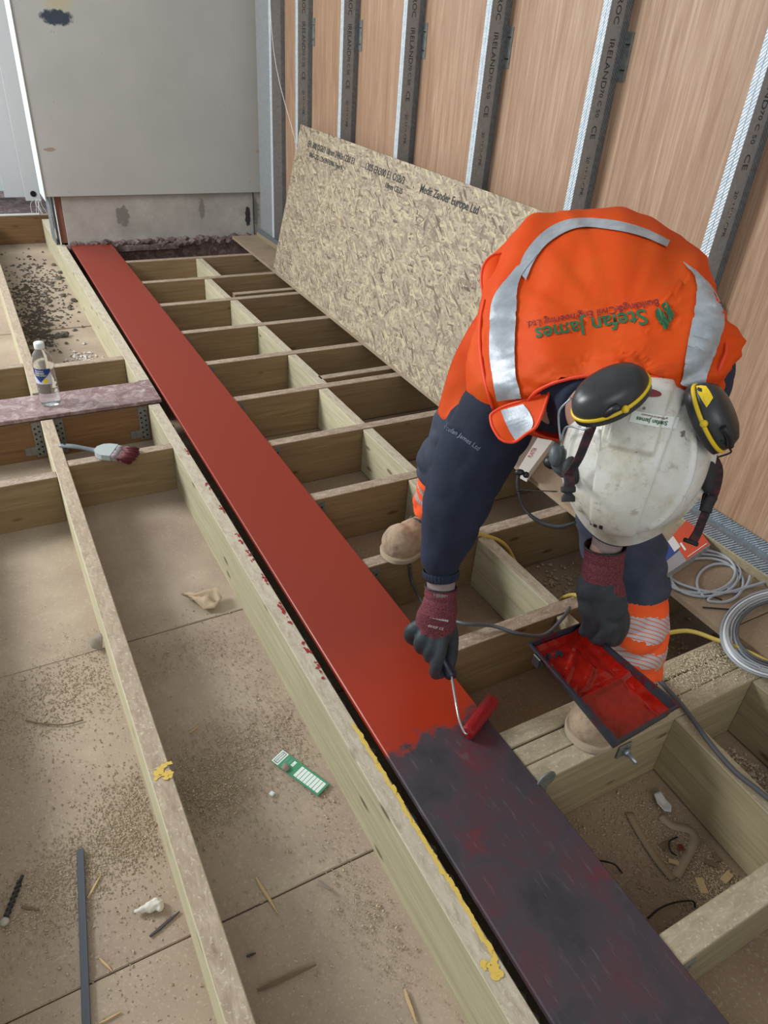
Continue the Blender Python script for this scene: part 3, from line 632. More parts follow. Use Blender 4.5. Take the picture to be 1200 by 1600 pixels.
# ---- debris on the left bay floor
zf = -.1785
def splinter(px0, px1, w, m, label, z=zf, cat='splinter', h=.003):
    a, b = onz(*px0, z), onz(*px1, z); d = (b - a); L = d.length; bm = bmesh.new()
    v = [(0, -w / 4, 0), (L * .3, -w / 2, 0), (L, -w / 8, 0), (L, w / 8, 0), (L * .6, w / 2, 0), (0, w / 4, 0)]
    bot = [bm.verts.new(p) for p in v]; top = [bm.verts.new((p[0], p[1] * .7, h)) for p in v]
    bm.faces.new(bot); bm.faces.new(top)
    for k in range(6): bm.faces.new((bot[k], bot[(k + 1) % 6], top[(k + 1) % 6], top[k]))
    o = bm_mesh('wood_splinter' if cat == 'splinter' else 'metal_strip', bm, m); o.location = (a.x, a.y, z + .0005); o.rotation_euler = (0, 0, math.atan2(d.y, d.x)); return tag(o, label, cat)
Msp = plain('splinter_pale', srgb(190, 162, 118), .8); Msd = plain('splinter_dark', srgb(70, 64, 62), .8); Msb = plain('splinter_brown', srgb(118, 96, 74), .9)
splinter((400, 1372), (434, 1428), .009, Msp, 'pale wood splinter crossing floor joint right of left joist')
splinter((402, 1548), (494, 1508), .010, Msb, 'dusty brown stick at bottom centre of middle bay floor')
splinter((137, 1404), (158, 1368), .006, Msp, 'thin pale splinter just right of dark metal bar')
splinter((156, 1498), (176, 1519), .006, Msp, 'short pale splinter near the floor joint, bottom left bay')
splinter((234, 1464), (281, 1425), .008, Msd, 'thin black plastic sliver beside the white plaster lump')
splinter((632, 1546), (650, 1600), .008, Msp, 'pale splinter at bottom edge beside the edge joist')
splinter((34, 1418), (62, 1423), .007, Msb, 'short brown splinter left of dark metal bar')
splinter((296, 1146), (315, 1132), .004, Msp, 'tiny pale splinter in middle bay right of left joist')
splinter((155, 1600), (190, 1582), .005, Msp, 'pale splinter at bottom edge right of dark metal bar')
splinter((385, 1495), (400, 1490), .006, Msd, 'tiny dark chip beside left joist near the bottom')
sp = tubeo('bent_straw', [onz(40, 1126, zf + .003), onz(70, 1131, zf + .004), onz(100, 1132, zf + .004), onz(130, 1125, zf + .003)], .0018, Msb); tag(sp, 'thin curved brown straw on sawdust of left bay', 'straw'); rebase(sp, onz(70, 1131, zf))
a, b = onz(126, 1330, zf), onz(136, 1610, zf); d = b - a
bm = bmesh.new(); cube(bm, (0, -.007, .001), (d.length, .007, .009), .001); cube(bm, (0, .003, .009), (d.length, .007, .011)); o = bm_mesh('metal_bar', bm, plain('dark_steel', srgb(84, 88, 94), .45, .5)); o.location = a; o.rotation_euler = (0, 0, math.atan2(d.y, d.x)); tag(o, 'long narrow dark grey metal bar lying at bottom left', 'bar')
# masonry drill bit / screw
SC = empty('long_screw', label='dark twisted fixing with pale round end lying at left edge', cat='screw'); a, b = onz(35, 1368, zf + .007), onz(7, 1440, zf + .007)
bm = bmesh.new(); tube_bm(bm, [a, b], .0035, 8, 1); 
pth = [a + (b - a) * (k / 60) + Vector((math.cos(k * .9), .3 * math.sin(k * .9), math.sin(k * .9))) * .0045 for k in range(8, 58)]; tube_bm(bm, pth, .0022, 5, 1); bm_mesh('shank', bm, plain('blackened_steel', srgb(60, 62, 62), .5, .4), SC)
bm = bmesh.new(); ball(bm, b, (.009, .009, .006), seg=12); bm_mesh('head', bm, plain('pale_tip', srgb(178, 172, 158), .5), SC); adopt(SC, onz(20, 1400, zf))
# lump of white filler
bm = bmesh.new()
for c, r in (((236, 1416), .012), ((245, 1412), .013), ((226, 1420), .009), ((214, 1424), .006), ((250, 1419), .008)):
    p = onz(*c, zf + .008); ball(bm, p, (r, r, r * .8), seg=12)
o = remesh('filler_lump', bm, plain('white_filler', srgb(206, 200, 188), .8), None, .003, 3, fn=lambda c, n: c + n * .004 * noise.noise(c * 120)); tag(o, 'crumpled lump of white filler on left bay floor', 'debris'); rebase(o, onz(240, 1425, zf))
# torn paper / bag scrap
def crumple(name, outline, z, m, label, cat, amp=.012, n=9, zz=.006, seed=0):
    pts = [onz(*p, z) for p in outline]; cen = sum(pts, Vector()) / len(pts); v = [cen]; K = len(pts); R = 5
    for r in range(1, R + 1):
        for p in pts: v.append(cen + (p - cen) * (r / R))
    f = [(0, 1 + k, 1 + (k + 1) % K) for k in range(K)]
    for r in range(R - 1):
        for k in range(K): a = 1 + r * K; f.append((a + k, a + K + k, a + K + (k + 1) % K, a + (k + 1) % K))
    vv = [p + Vector((0, 0, zz + amp * (.5 + noise.noise(p * 28 + Vector((seed, 0, 0)))))) for p in v]
    me = bpy.data.meshes.new(name); me.from_pydata([tuple(p) for p in vv], [], f)
    bm = bmesh.new(); bm.from_mesh(me); bmesh.ops.recalc_face_normals(bm, faces=bm.faces); r = bmesh.ops.solidify(bm, geom=bm.faces[:], thickness=.001)
    o = bm_mesh(name, bm, m, None, True); tag(o, label, cat); return rebase(o, (cen.x, cen.y, z))
crumple('paper_scrap', [(289, 930), (300, 938), (322, 934), (340, 930), (348, 946), (336, 956), (318, 957), (302, 948)], zf, plain('brown_paper', srgb(172, 150, 122), .8), 'crumpled tan paper scrap in middle left bay beyond floor joint', 'paper', .03)
crumple('paper_flap', [(495, 1376), (515, 1390), (518, 1396), (505, 1392), (500, 1388)], zf, M_crumb, 'small torn flap of board paper at floor joint near edge joist', 'paper', .012)
crumple('torn_bag_scrap', [(140, 1010), (158, 998), (163, 1006), (160, 1018), (145, 1020)], zf, M_crumb, 'torn grey scrap on floor joint against left joist', 'paper', .025)
# small white electrical clip
o = boxo('plastic_nut', (0, 0, 0), (.011, .011, .006), M_white, None, .002); p = onz(426, 1246, zf); o.location = (p.x, p.y, zf + .001); o.rotation_euler = (0, 0, .6); tag(o, 'tiny white square plastic nut below the green card', 'nut')
# sawdust and grit: nobody could count it
M_saw = NT('sawdust', .95); oi = M_saw.noise(M_saw.co((1, 1, 1)), 260, 1); M_saw.color(M_saw.ramp(oi, [(.35, srgb(140, 120, 98)), (.55, srgb(180, 162, 134)), (.7, srgb(208, 192, 164))])); M_saw = M_saw.m
M_sawp = plain('pale_sawdust', srgb(200, 186, 158), .95)
def grit(name, clusters, z, label, smin=.0005, smax=.0015, m=None, clip=None, parent=None):
    v, f = [], []
    for (cx, cy, rx, ry, n) in clusters:
        for k in range(int(n * 1.5)):
            x, y = random.gauss(cx, rx), random.gauss(cy, ry)
            if clip and not clip(x, y): continue
            s = random.uniform(smin, smax) * (2.0 if random.random() < .03 else 1); a = random.uniform(0, 6.3); e = random.uniform(.6, 2.4)
            i = len(v); ca, sa = math.cos(a), math.sin(a)
            for dx, dy, dz in ((-e, -1, 0), (e, -.8, 0), (e * .8, 1, 0), (-e * .7, .9, 0), (0, 0, 1.3)):
                v.append((x + (dx * ca - dy * sa) * s, y + (dx * sa + dy * ca) * s, z + dz * s))
            f += [(i, i + 1, i + 4), (i + 1, i + 2, i + 4), (i + 2, i + 3, i + 4), (i + 3, i, i + 4)]
    o = mesh(name, v, f, m or M_saw, parent); tag(o, label, 'sawdust' if label else None, kind='stuff'); return o
L1, L2 = (lambda x, y: x < .082), (lambda x, y: .136 < x < .485)
grit('sawdust', [(.02, 1.50, .13, .07, 1500), (-.15, 1.42, .1, .08, 900), (.05, 1.08, .05, .05, 900), (-.02, .99, .09, .045, 1900), (-.13, .93, .06, .05, 900), (-.1, 1.15, .2, .3, 900), (-.05, .7, .2, .2, 500)], zf, 'sawdust and fine chips scattered over the left bay floor', clip=L1)
grit('sawdust', [(.22, 1.03, .055, .055, 1900), (.32, 1.12, .10, .06, 1500), (.40, 1.25, .05, .18, 500), (.3, 1.5, .1, .06, 450), (.42, .62, .03, .10, 450), (.44, 1.05, .02, .1, 300), (.3, .8, .1, .3, 500)], zf, 'sawdust and grit scattered over the middle left bay floor', clip=L2)
grit('sawdust', [(1.45, .74, .06, .03, 900), (1.58, .66, .05, .06, 900), (1.40, .70, .08, .03, 400), (1.7, .62, .05, .1, 700)], .0005, 'pale sawdust on right end of the triple joist', m=M_sawp, clip=lambda x, y: y > .632 and y < .772 and x < 1.9)
grit('sawdust', [(1.72, .58, .05, .06, 1100)], .0185, 'sawdust inside the cable coil on the ledge', clip=lambda x, y: x > 1.6 and y < .77)
grit('floor_litter', [(1.14, .42, .05, .08, 1800), (1.05, .50, .1, .1, 800), (1.10, .33, .04, .03, 900)], -.197, 'wood chips and dirt across floor of the debris-filled bay', clip=lambda x, y: .86 < x < 1.2 and .3 < y < .62)
grit('floor_litter', [(1.4, .45, .08, .08, 900)], -.197, 'dirt and chips on the bay floor at right edge', smin=.001, smax=.005, clip=lambda x, y: 1.27 < x < 1.5 and .3 < y < .62)
grit('floor_litter', [(1.5, 1.2, .12, .12, 350), (1.5, .9, .12, .08, 250)], -.197, "litter on dim bay floor right of worker's leg", smin=.002, smax=.006, clip=lambda x, y: 1.26 < x < 1.9 and (.8 < y < 1.03 or 1.09 < y < 1.43))
M_dk = plain('dark_grit', srgb(92, 84, 74), .95)
grit('dark_grit', [(.23, 4.6, .08, .3, 260), (.22, 4.2, .05, .2, 120), (.35, 5.2, .1, .3, 200), (.3, 4.9, .1, .3, 90)], zf, 'dark mortar crumbs over far left bay floor', smin=.003, smax=.009, m=M_dk, clip=L2)
M_sm = plain('white_smear', srgb(206, 198, 190), .9)
grit('plaster_flakes', [(.40, 3.62, .04, .12, 260)], zf, 'white scuffs of plaster on floor beyond the bottle', smin=.002, smax=.008, m=M_sm, clip=L2)
for i, (px, py, r) in enumerate(((116, 471, .020), (99, 463, .018), (84, 415, .016), (95, 427, .017), (82, 443, .014), (101, 525, .024), (77, 473, .012), (110, 484, .012))):
    bm = bmesh.new(); bmesh.ops.create_icosphere(bm, subdivisions=2, radius=r)
    for v in bm.verts: v.co = Vector((v.co.x, v.co.y, v.co.z * .6)) * (1 + .5 * noise.noise(v.co * 60 + Vector((i, 0, 0))))
    o = bm_mesh('mortar_lump', bm, M_dk); p = onz(px, py, zf); o.location = (p.x, p.y, zf + r * .45); tag(o, 'grey mortar lump in far left bay, ' + ('right side, halfway along', 'centre, halfway along', 'farthest from the bottle, right side', 'second farthest from the bottle', 'left of the joist, third farthest', 'largest, nearest the bottle', 'small, left of the middle pair', 'small, touching the right joist')[i], 'rubble', 'mortar lumps in the far left bay')
# debris-filled bay
zr = -.1995
def ribbon(name, pts, w, m, label, cat, z=zr, t=.0012, rise=None):
    P = [onz(*p, z + .003 + (rise[i] if rise else 0)) for i, p in enumerate(pts)]; path = catmull(P, 6); bm = bmesh.new(); L = []
    for i, p in enumerate(path):
        d = (path[min(i + 1, len(path) - 1)] - path[max(0, i - 1)]).normalized(); s_ = d.cross(Vector((0, 0, 1))).normalized() * w / 2
        L.append([bm.verts.new(p - s_), bm.verts.new(p + s_ + Vector((0, 0, .003))), bm.verts.new(p + s_ + Vector((0, 0, .003 - t))), bm.verts.new(p - s_ - Vector((0, 0, t)))])
    for a, b in zip(L, L[1:]):
        for k in range(4): bm.faces.new((a[k], a[(k + 1) % 4], b[(k + 1) % 4], b[k]))
    bm.faces.new(L[0]); bm.faces.new(L[-1]); o = bm_mesh(name, bm, m, None, True); tag(o, label, cat); return rebase(o, P[0] - Vector((0, 0, .003)))
ribbon('paper_strip', [(983, 1270), (1002, 1305), (1028, 1345), (1052, 1374)], .022, plain('tan_paper', srgb(150, 130, 104), .8), 'long tan paper strip lying in the debris-filled bay', 'paper')
ribbon('paper_strip', [(1055, 1370), (1070, 1345), (1084, 1315), (1078, 1298), (1050, 1290), (1032, 1275)], .020, plain('tan_paper2', srgb(160, 142, 118), .8), 'bent tan paper strip right of the longer strip in debris bay', 'paper')
crumple('white_wrapper', [(1018, 1250), (1028, 1243), (1040, 1252), (1048, 1262), (1046, 1274), (1036, 1272), (1024, 1262)], zr, plain('white_paper', srgb(200, 196, 194), .6), 'crumpled white wrapper in the debris-filled bay', 'wrapper', .02)
crumple('red_scrap', [(1056, 1324), (1064, 1322), (1068, 1332), (1058, 1336)], zr, plain('red_scrap', srgb(110, 34, 34), .6), 'small dark red scrap between paper strips in debris bay', 'scrap', .01)
for i, (pts, lab) in enumerate((([(938, 1345), (950, 1347), (962, 1352), (972, 1364)], 'short curved black wire at left of the debris bay floor'), ([(1012, 1435), (1030, 1420), (1055, 1410), (1082, 1408), (1086, 1418)], 'black wire offcut arching at front of debris-filled bay'), ([(1058, 1308), (1046, 1315), (1048, 1330), (1056, 1336)], 'small looped black wire amid the paper strips'))):
    o = tubeo('wire_offcut', [onz(*p, zr + .006 + (.012 if 0 < j < len(pts) - 1 else 0)) for j, p in enumerate(pts)], .002, M_rubber); tag(o, lab, 'wire'); rebase(o, onz(*pts[0], zr))
for i, (px, py, s_) in enumerate(((1040, 1322, .016), (1096, 1385, .018), (1110, 1350, .014), (1135, 1372, .016), (1118, 1340, .012), (1052, 1348, .012))):
    bm = bmesh.new(); cube(bm, (-s_, -s_ * .5, 0), (s_, s_ * .5, .004), .001); o = bm_mesh('wood_offcut', bm, Msp if i % 2 else Msb); wl = ('brown wood offcut between the two paper strips, debris bay', 'pale wood offcut nearest front right corner of debris bay', 'brown wood offcut beside the right bay wall, debris bay', 'pale wood offcut at far front right of the debris bay', 'small brown wood offcut beside the right nogging, debris bay', 'small pale wood offcut by meeting point of the paper strips')[i]; p = onz(px, py, zr); o.location = (p.x, p.y, zr + .001); o.rotation_euler = (0, 0, i * 1.1); tag(o, wl, 'offcut', 'wood offcuts in the debris bay')
# coach bolt and washer on triple joist face
BO = empty('coach_bolt', label='steel bolt and square washer on front face of triple joist', cat='bolt'); p = ony(975, 1172, .625)
bm = bmesh.new(); cube(bm, (p.x - .02, .6225, p.z - .02), (p.x + .02, .6268, p.z + .02), .001); bm_mesh('washer', bm, M_dsteel, BO)
bm = bmesh.new(); tube_bm(bm, [(p.x, .6224, p.z), (p.x, .585, p.z)], .005, 10, 1); bm_mesh('shank', bm, M_galv, BO)
bm = bmesh.new(); tube_bm(bm, [(p.x, .6224, p.z), (p.x, .611, p.z)], .010, 6, 1); bm_mesh('nut', bm, M_galv, BO); adopt(BO, (p.x, .625, p.z))
o = bmesh.new(); tube_bm(o, [(0, 0, 0), (0, -.004, 0)], .024, 20, 1); w = bm_mesh('round_washer', o, M_dsteel); pw = ony(853, 1220, .626); w.location = (pw.x, .6275, pw.z + .004); tag(w, 'round steel washer on triple joist front beside the beam', 'washer')

# ---- cables
def cable(name, pts, r, m, label, cat='cable', n=10):
    o = tubeo(name, pts, r, m, None, 8, n); tag(o, label, cat); return rebase(o, pts[0])
zt = .005
cable('yellow_cable', [Vector((1.02, 1.453, .003)) + Vector((0, 0, .02)), Vector((1.12, 1.455, .033)), Vector((1.215, 1.435, .012)), onz(785, 848, -.02), onz(806, 880, -.1), Vector((1.33, 1.2, -.175)), Vector((1.32, 1.12, -.04)), Vector((1.315, 1.06, .010)), Vector((1.34, .98, -.01)), Vector((1.40, .87, .0)), onz(1075, 986, .004), onz(1120, 1000, .016), onz(1160, 1015, .032), onz(1210, 1040, .030), onz(1290, 1090, .03)], .0062, M_yellow, 'thick yellow cable looping past the boots and over the triple joist')
cable('grey_cable', [onz(640, 882, -.02), onz(645, 912, -.1), onz(668, 950, -.08), onz(715, 972, .02), onz(770, 978, .012), onz(810, 990, .010), onz(850, 992, -.004), onz(880, 965, .008), onz(898, 940, -.03), onz(915, 955, -.1)], .0050, M_dgrey, 'dark grey cable draped over joist between hand and tray')
cable('black_cable', [onz(1003, 1025, -.05), onz(1022, 1052, .008), onz(1042, 1076, .010), onz(1064, 1100, .010), onz(1090, 1135, .014), onz(1118, 1172, .010), onz(1150, 1207, .008), onz(1185, 1235, .008), onz(1240, 1280, .008)], .0060, M_dgrey, 'dark cable crossing triple joist and running off right edge')
def coil(name, loops, m, label, r=.0042, z0=.0185, parent=None):
    bm = bmesh.new(); pts = []
    for i, (cx, cy, rx, ry, a0, a1) in enumerate(loops):
        K = max(6, int(abs(a1 - a0) * 3))
        for k in range(K + 1):
            a = a0 + (a1 - a0) * k / K; p = onz(cx + rx * math.cos(a), cy + ry * math.sin(a), z0 + r + i * r * .55 + .002 * math.sin(3 * a)); pts.append(p)
        if False: pass
    tube_bm(bm, pts, r, 8, 4); o = bm_mesh(name, bm, m); tag(o, label, 'cable'); return rebase(o, (pts[0].x, pts[0].y, z0))
coil('cable_coil', [(1095, 896, 62, 30, 2.6, 8.9), (1100, 902, 52, 30, 2.6, 8.9), (1091, 893, 58, 34, 2.6, 8.9)], M_grey, 'loose grey cable coil on ledge beside the hardware packet')
coil('cable_coil', [(1125, 911, 36, 30, 2.3, 8.4), (1148, 893, 25, 32, 2.2, 0.2)], M_grey, 'single smaller grey cable loop lying inside the loose coil')
cable('grey_cable', [onz(1040, 880, .03), onz(1050, 905, .027), onz(1090, 921, .027), onz(1130, 926, .027), onz(1165, 918, .027), onz(1200, 908, .027), onz(1260, 890, .027)], .0042, M_grey, 'grey cable tail running from loose coil to right picture edge')
CW = M_white
k = 0
for j, (dr, m, lab) in enumerate(((0, M_grey, 'grey outer'), (5, M_white, 'white'), (10, M_grey, 'grey second'), (15, M_white, 'white inner'), (20, M_grey, 'grey inner'), (25, M_dgrey, 'dark grey innermost'))):
    z0 = .0185 + (j % 3) * .007
    o = coil('cable_coil', [(1224, 990, 98 - dr, 70 - dr * .72, 0 + j, math.tau + j), (1222, 988, 95 - dr, 67 - dr * .72, j, math.tau * .95 + j)], m, lab + ' turns of the tight cable coil at right edge', .0034, z0)
cable('black_rod', [onz(1038, 905, .021), onz(1080, 920, .022), onz(1128, 937, .021)], .0020, M_rubber, 'thin black rod lying below the loose coil', 'rod')
cable('black_rod', [onz(1098, 949, .021), onz(1165, 954, .021)], .0022, M_rubber, 'short black rod inside the tight cable coil', 'rod')

# ---- hardware packet on ledge
PK = empty('hardware_packet', label='orange, blue and grey plastic hardware packet lying on the ledge', cat='packet')
c4 = [onz(1022, 868, .05), onz(1040, 898, .05), onz(1110, 851, .05), onz(1077, 808, .05)]
slab('bag', c4, (0, 0, -.028), plain('clear_grey_bag', srgb(150, 150, 152), .25), PK)
def sub(a, b, c, d, m, name, z=.0008):
    """a..d fractions over the packet top"""
    def P2(u, v): return c4[1] * (1 - u) * (1 - v) + c4[2] * u * (1 - v) + c4[3] * u * v + c4[0] * (1 - u) * v + Vector((0, 0, z))
    return mesh(name, [P2(a, b), P2(c, b), P2(c, d), P2(a, d)], [(0, 1, 2, 3)], m, PK)
sub(.45, .02, 1, 1, plain('packet_orange', srgb(206, 78, 48), .4), 'orange_panel'); sub(.05, .45, .44, .98, plain('packet_blue', srgb(40, 72, 140), .4), 'blue_panel'); sub(.35, .5, .5, .97, plain('packet_white', srgb(220, 216, 212), .4), 'white_panel', .0016); sub(.0, .6, .12, 1, plain('packet_white2', srgb(200, 200, 204), .4), 'white_panel', .0016)
sub(.5, .07, .95, .09, M_white, 'white_line', .0016); sub(.52, .3, .56, .6, M_white, 'white_line', .0016)
adopt(PK, (c4[1].x, c4[1].y, .02))
# ---- white carton and brown panel on the ledge behind the worker
CB = empty('white_carton', label="long white carton with red lettering on the ledge behind worker's arm", cat='carton')
q = [onz(811, 730, .06), onz(826, 738, .06), onz(868, 682, .06), onz(850, 668, .06)]
slab('carton', q, (0, 0, -.04), plain('carton_white', srgb(214, 208, 198), .7), CB)
dq = (q[3] - q[0]).normalized(); nq = Vector((0, 0, 1)).cross(dq)
textplane('carton_text', 'PLASTER', .022, (q[0] + q[3]) / 2 + Vector((0, 0, .0005)) - nq * .014 - dq * .05, dq, nq, plain('carton_red', srgb(170, 60, 56), .6), CB)
adopt(CB, (q[0].x, q[0].y, .02))
o = slab('brown_panel', [onz(793, 712, .03), onz(812, 728, .03), onz(845, 675, .03), onz(826, 662, .03)], (0, 0, -.011), plain('brown_card', srgb(128, 108, 96), .7)); tag(o, 'brown board offcut left of the white carton on ledge', 'offcut'); rebase(o, onz(800, 712, .02))
o = slab('pale_offcut', [onz(775, 698, .036), onz(788, 707, .036), onz(803, 684, .036), onz(790, 674, .036)], (0, 0, -.017), M_clean); tag(o, 'pale timber offcut at the corner of ledge beside worker sleeve', 'offcut'); rebase(o, onz(785, 700, .02))

# ---- roller
M_rod = plain('steel_rod', srgb(200, 196, 194), .2, .9); M_nap = plain('roller_nap', srgb(140, 20, 26), .45)
RO = empty('paint_roller', label="small paint roller loaded with red paint in worker's right hand", cat='roller')
ra, rb = Vector((.742, .792, .0245)), Vector((.842, .842, .0245)); ax = (rb - ra).normalized()
bm = bmesh.new(); tube_bm(bm, [ra, ra + ax * .004, rb - ax * .004, rb], [.014, .0175, .0175, .014], 40, 8, side=(0, 0, 1))
bmesh.ops.subdivide_edges(bm, edges=bm.edges[:], cuts=1)
for v in bm.verts: v.co += (v.co - (ra + ax * (v.co - ra).dot(ax))).normalized() * (.0022 * noise.noise(v.co * 420) - .0006)
bm_mesh('sleeve', bm, M_nap, RO, True)
bm = bmesh.new()
for e0, s_ in ((ra, -1), (rb, 1)): tube_bm(bm, [e0, e0 + ax * s_ * .003], .0085, 12, 1)
bm_mesh('end_cap', bm, plain('cap_dark_red', srgb(84, 14, 18), .4), RO)
ht = Q(703, 1052, 1.66)
rod = [ra + ax * .05, ra, ra - ax * .010 + Vector((0, 0, .004)), ra - ax * .020 + Vector((-.002, .012, .020)), ra - ax * .022 + (ht - ra) * .3, ht]
rod = [ra + ax * .02, ra - ax * .006, ra - ax * .014 + (ht - ra) * .10, ra - ax * .016 + (ht - ra) * .3, ra - ax * .008 + (ht - ra) * .6, ht + Vector((0, 0, .01))]
tubeo('rod', rod, .0033, M_rod, RO, 10, 8)
h1 = Q(668, 985, 1.66)
M_blue_h = plain('dark_blue_handle', srgb(30, 34, 54), .4)
tubeo('handle', [ht, ht + (h1 - ht) * .22, ht + (h1 - ht) * .6, h1], [.016, .011, .012, .013], M_blue_h, RO, 14, 6, rnd=True)
adopt(RO, ra - Vector((0, 0, .0175)))

# ---- paint tray
TR = empty('paint_tray', label="black roller tray full of glossy red paint in worker's left hand", cat='tray')
T4 = [Vector((.861, .787, .255)), Vector((1.008, .792, .25)), Vector((1.028, .528, .25)), Vector((.85, .513, .255))]
ux = (T4[1] - T4[0]).normalized(); uy = (T4[3] - T4[0]).normalized(); un = Vector((0, 0, 1))
def tp(u, v, z): return (T4[0] * (1 - u) + T4[1] * u) * (1 - v) + (T4[3] * (1 - u) + T4[2] * u) * v + un * z
def tray():
    bm = bmesh.new(); prof = lambda v: -.018 if v < .08 else (-.018 - .018 * (v - .08) / .92)
    def ring(ins, zf_, zadd=0): return [bm.verts.new(tp(u, v, zf_(v) + zadd)) for u, v in ((ins, ins * .5), (.5, ins * .5), (1 - ins, ins * .5), (1 - ins, .5), (1 - ins, 1 - ins * .6), (.5, 1 - ins * .6), (ins, 1 - ins * .6), (ins, .5))]
    r0 = ring(-.02, lambda v: -.006); r1 = ring(-.02, lambda v: 0); r2 = ring(.012, lambda v: 0); r3 = ring(.045, prof); 
    r5 = ring(.01, lambda v: -.006); r6 = ring(.05, lambda v: prof(v) - .003)
    for a, b in ((r5, r0), (r0, r1), (r1, r2), (r2, r3), (r6, r5)):
        for k in range(8): bm.faces.new((a[k], a[(k + 1) % 8], b[(k + 1) % 8], b[k]))
    for r in (r3, r6): bm.faces.new(r)
    return bm
M_tray = NT('tray_plastic', .35); o_ = M_tray.noise(M_tray.co((1, 1, 1)), 26, 5, .7); M_tray.color(M_tray.ramp(o_, [(.5, srgb(38, 44, 52)), (.62, srgb(74, 14, 24))])); M_tray = M_tray.m
bm_mesh('tray', tray(), M_tray, TR)
M_wet = NT('wet_red_paint', .1); o_ = M_wet.noise(M_wet.co((1, 1, 1)), 24, 4, .6, 1.0); M_wet.color(M_wet.ramp(o_, [(.3, srgb(118, 14, 8)), (.7, srgb(150, 24, 12))])); M_wet.bump(o_, .25, .004); M_wet = M_wet.m
# paint film: ramp part with diagonal ridges, divider, well
bm = bmesh.new(); G = []
nu, nv = 44, 84
for j in range(nv + 1):
    row = []
    for i in range(nu + 1):
        u = .034 + .932 * i / nu; v = .026 + .948 * j / nv
        edge = min(i, nu - i, ) / nu; z = -.018 - .016 * v + .0015
        z += .0012 * noise.noise(Vector((u * 9, v * 14, 3)))
        if .12 < v < .5 and u < .72:
            dgl = (u * .6 + v * 1.6) * 21; z += .0042 * max(0, math.sin(dgl) - .2) * (1 if .1 < u < .66 else 0)
        if abs(v - .56) < .03: z += .006 * (1 - abs(v - .56) / .03)
        if u > .84: z += .012 * (u - .84) / .13
        if u < .1: z += .008 * (.1 - u) / .05
        if v < .07: z += .007 * (.07 - v) / .04
        row.append(bm.verts.new(tp(u, v, z)))
    G.append(row)
for j in range(nv):
    for i in range(nu): bm.faces.new((G[j][i], G[j][i + 1], G[j + 1][i + 1], G[j + 1][i])).smooth = True
bm_mesh('paint', bm, M_wet, TR, True)
for u, v, a in ((.12, .14, .3), (.2, .15, .1)): pass
bm = bmesh.new()
for k in range(9): 
    u, v = .10 + .035 * k, .12 + .012 * math.sin(k * 2); cube(bm, tp(u, v, -.0175), tp(u + .022, v + .05, -.0155))
o = bm_mesh('bare_ribs', bm, M_tray, TR); o['kind'] = 'stuff'
for u in (.02, .98):
    bm = bmesh.new(); c = tp(u, .12, -.02); cube(bm, c - Vector((.008, .012, .018)), c + Vector((.008, .012, .010)), .002); bm_mesh('foot', bm, M_black, TR)
adopt(TR, tp(.5, .5, -.036))

# ================================================================== PERSON
PER = empty('person', label='worker in orange vest and white helmet bending to roll red paint', cat='person')
M_vest = NT('hi_vis_orange', .7); o_ = M_vest.noise(M_vest.co((1, 1, 1)), 7, 4); M_vest.color(M_vest.ramp(o_, [(.3, srgb(255, 92, 6)), (.7, srgb(255, 108, 16))])); M_vest.bump(M_vest.noise(M_vest.co((1, 1, 1)), 600, 2), .12, .001); M_vest = M_vest.m
M_pipe = plain('vest_piping', srgb(228, 64, 24), .6)
M_refl = NT('reflective_tape', .45, .25, srgb(166, 172, 178)); o_ = M_refl.noise(M_refl.co((1, 1, 1)), 18, 5, .7); M_refl.color(M_refl.ramp(o_, [(.3, srgb(140, 146, 152)), (.6, srgb(166, 172, 178)), (.75, srgb(190, 196, 202))])); M_refl.bump(o_, .4, .004); M_refl = M_refl.m
def fabric(name, a, b, sc_=14):
    N = NT(name, .9); n_ = N.noise(N.co((1, 1, 1)), sc_, 5, .6); w = N.noise(N.co((1, 1, 1)), 500, 2); N.color(N.ramp(n_, [(.3, a), (.7, b)])).bump(w, .3, .001); return N.m
M_navy = fabric('navy_fleece', srgb(20, 26, 44), srgb(32, 40, 62)); M_trou = fabric('navy_trousers', srgb(40, 46, 62), srgb(66, 72, 88)); M_otr = fabric('orange_trouser_band', srgb(238, 84, 30), srgb(250, 100, 40))
M_skin = NT('skin', .55, 0, srgb(170, 128, 110), Subsurface_Weight=.1).m
M_under = fabric('grey_undersleeve', srgb(126, 110, 108), srgb(146, 130, 126))

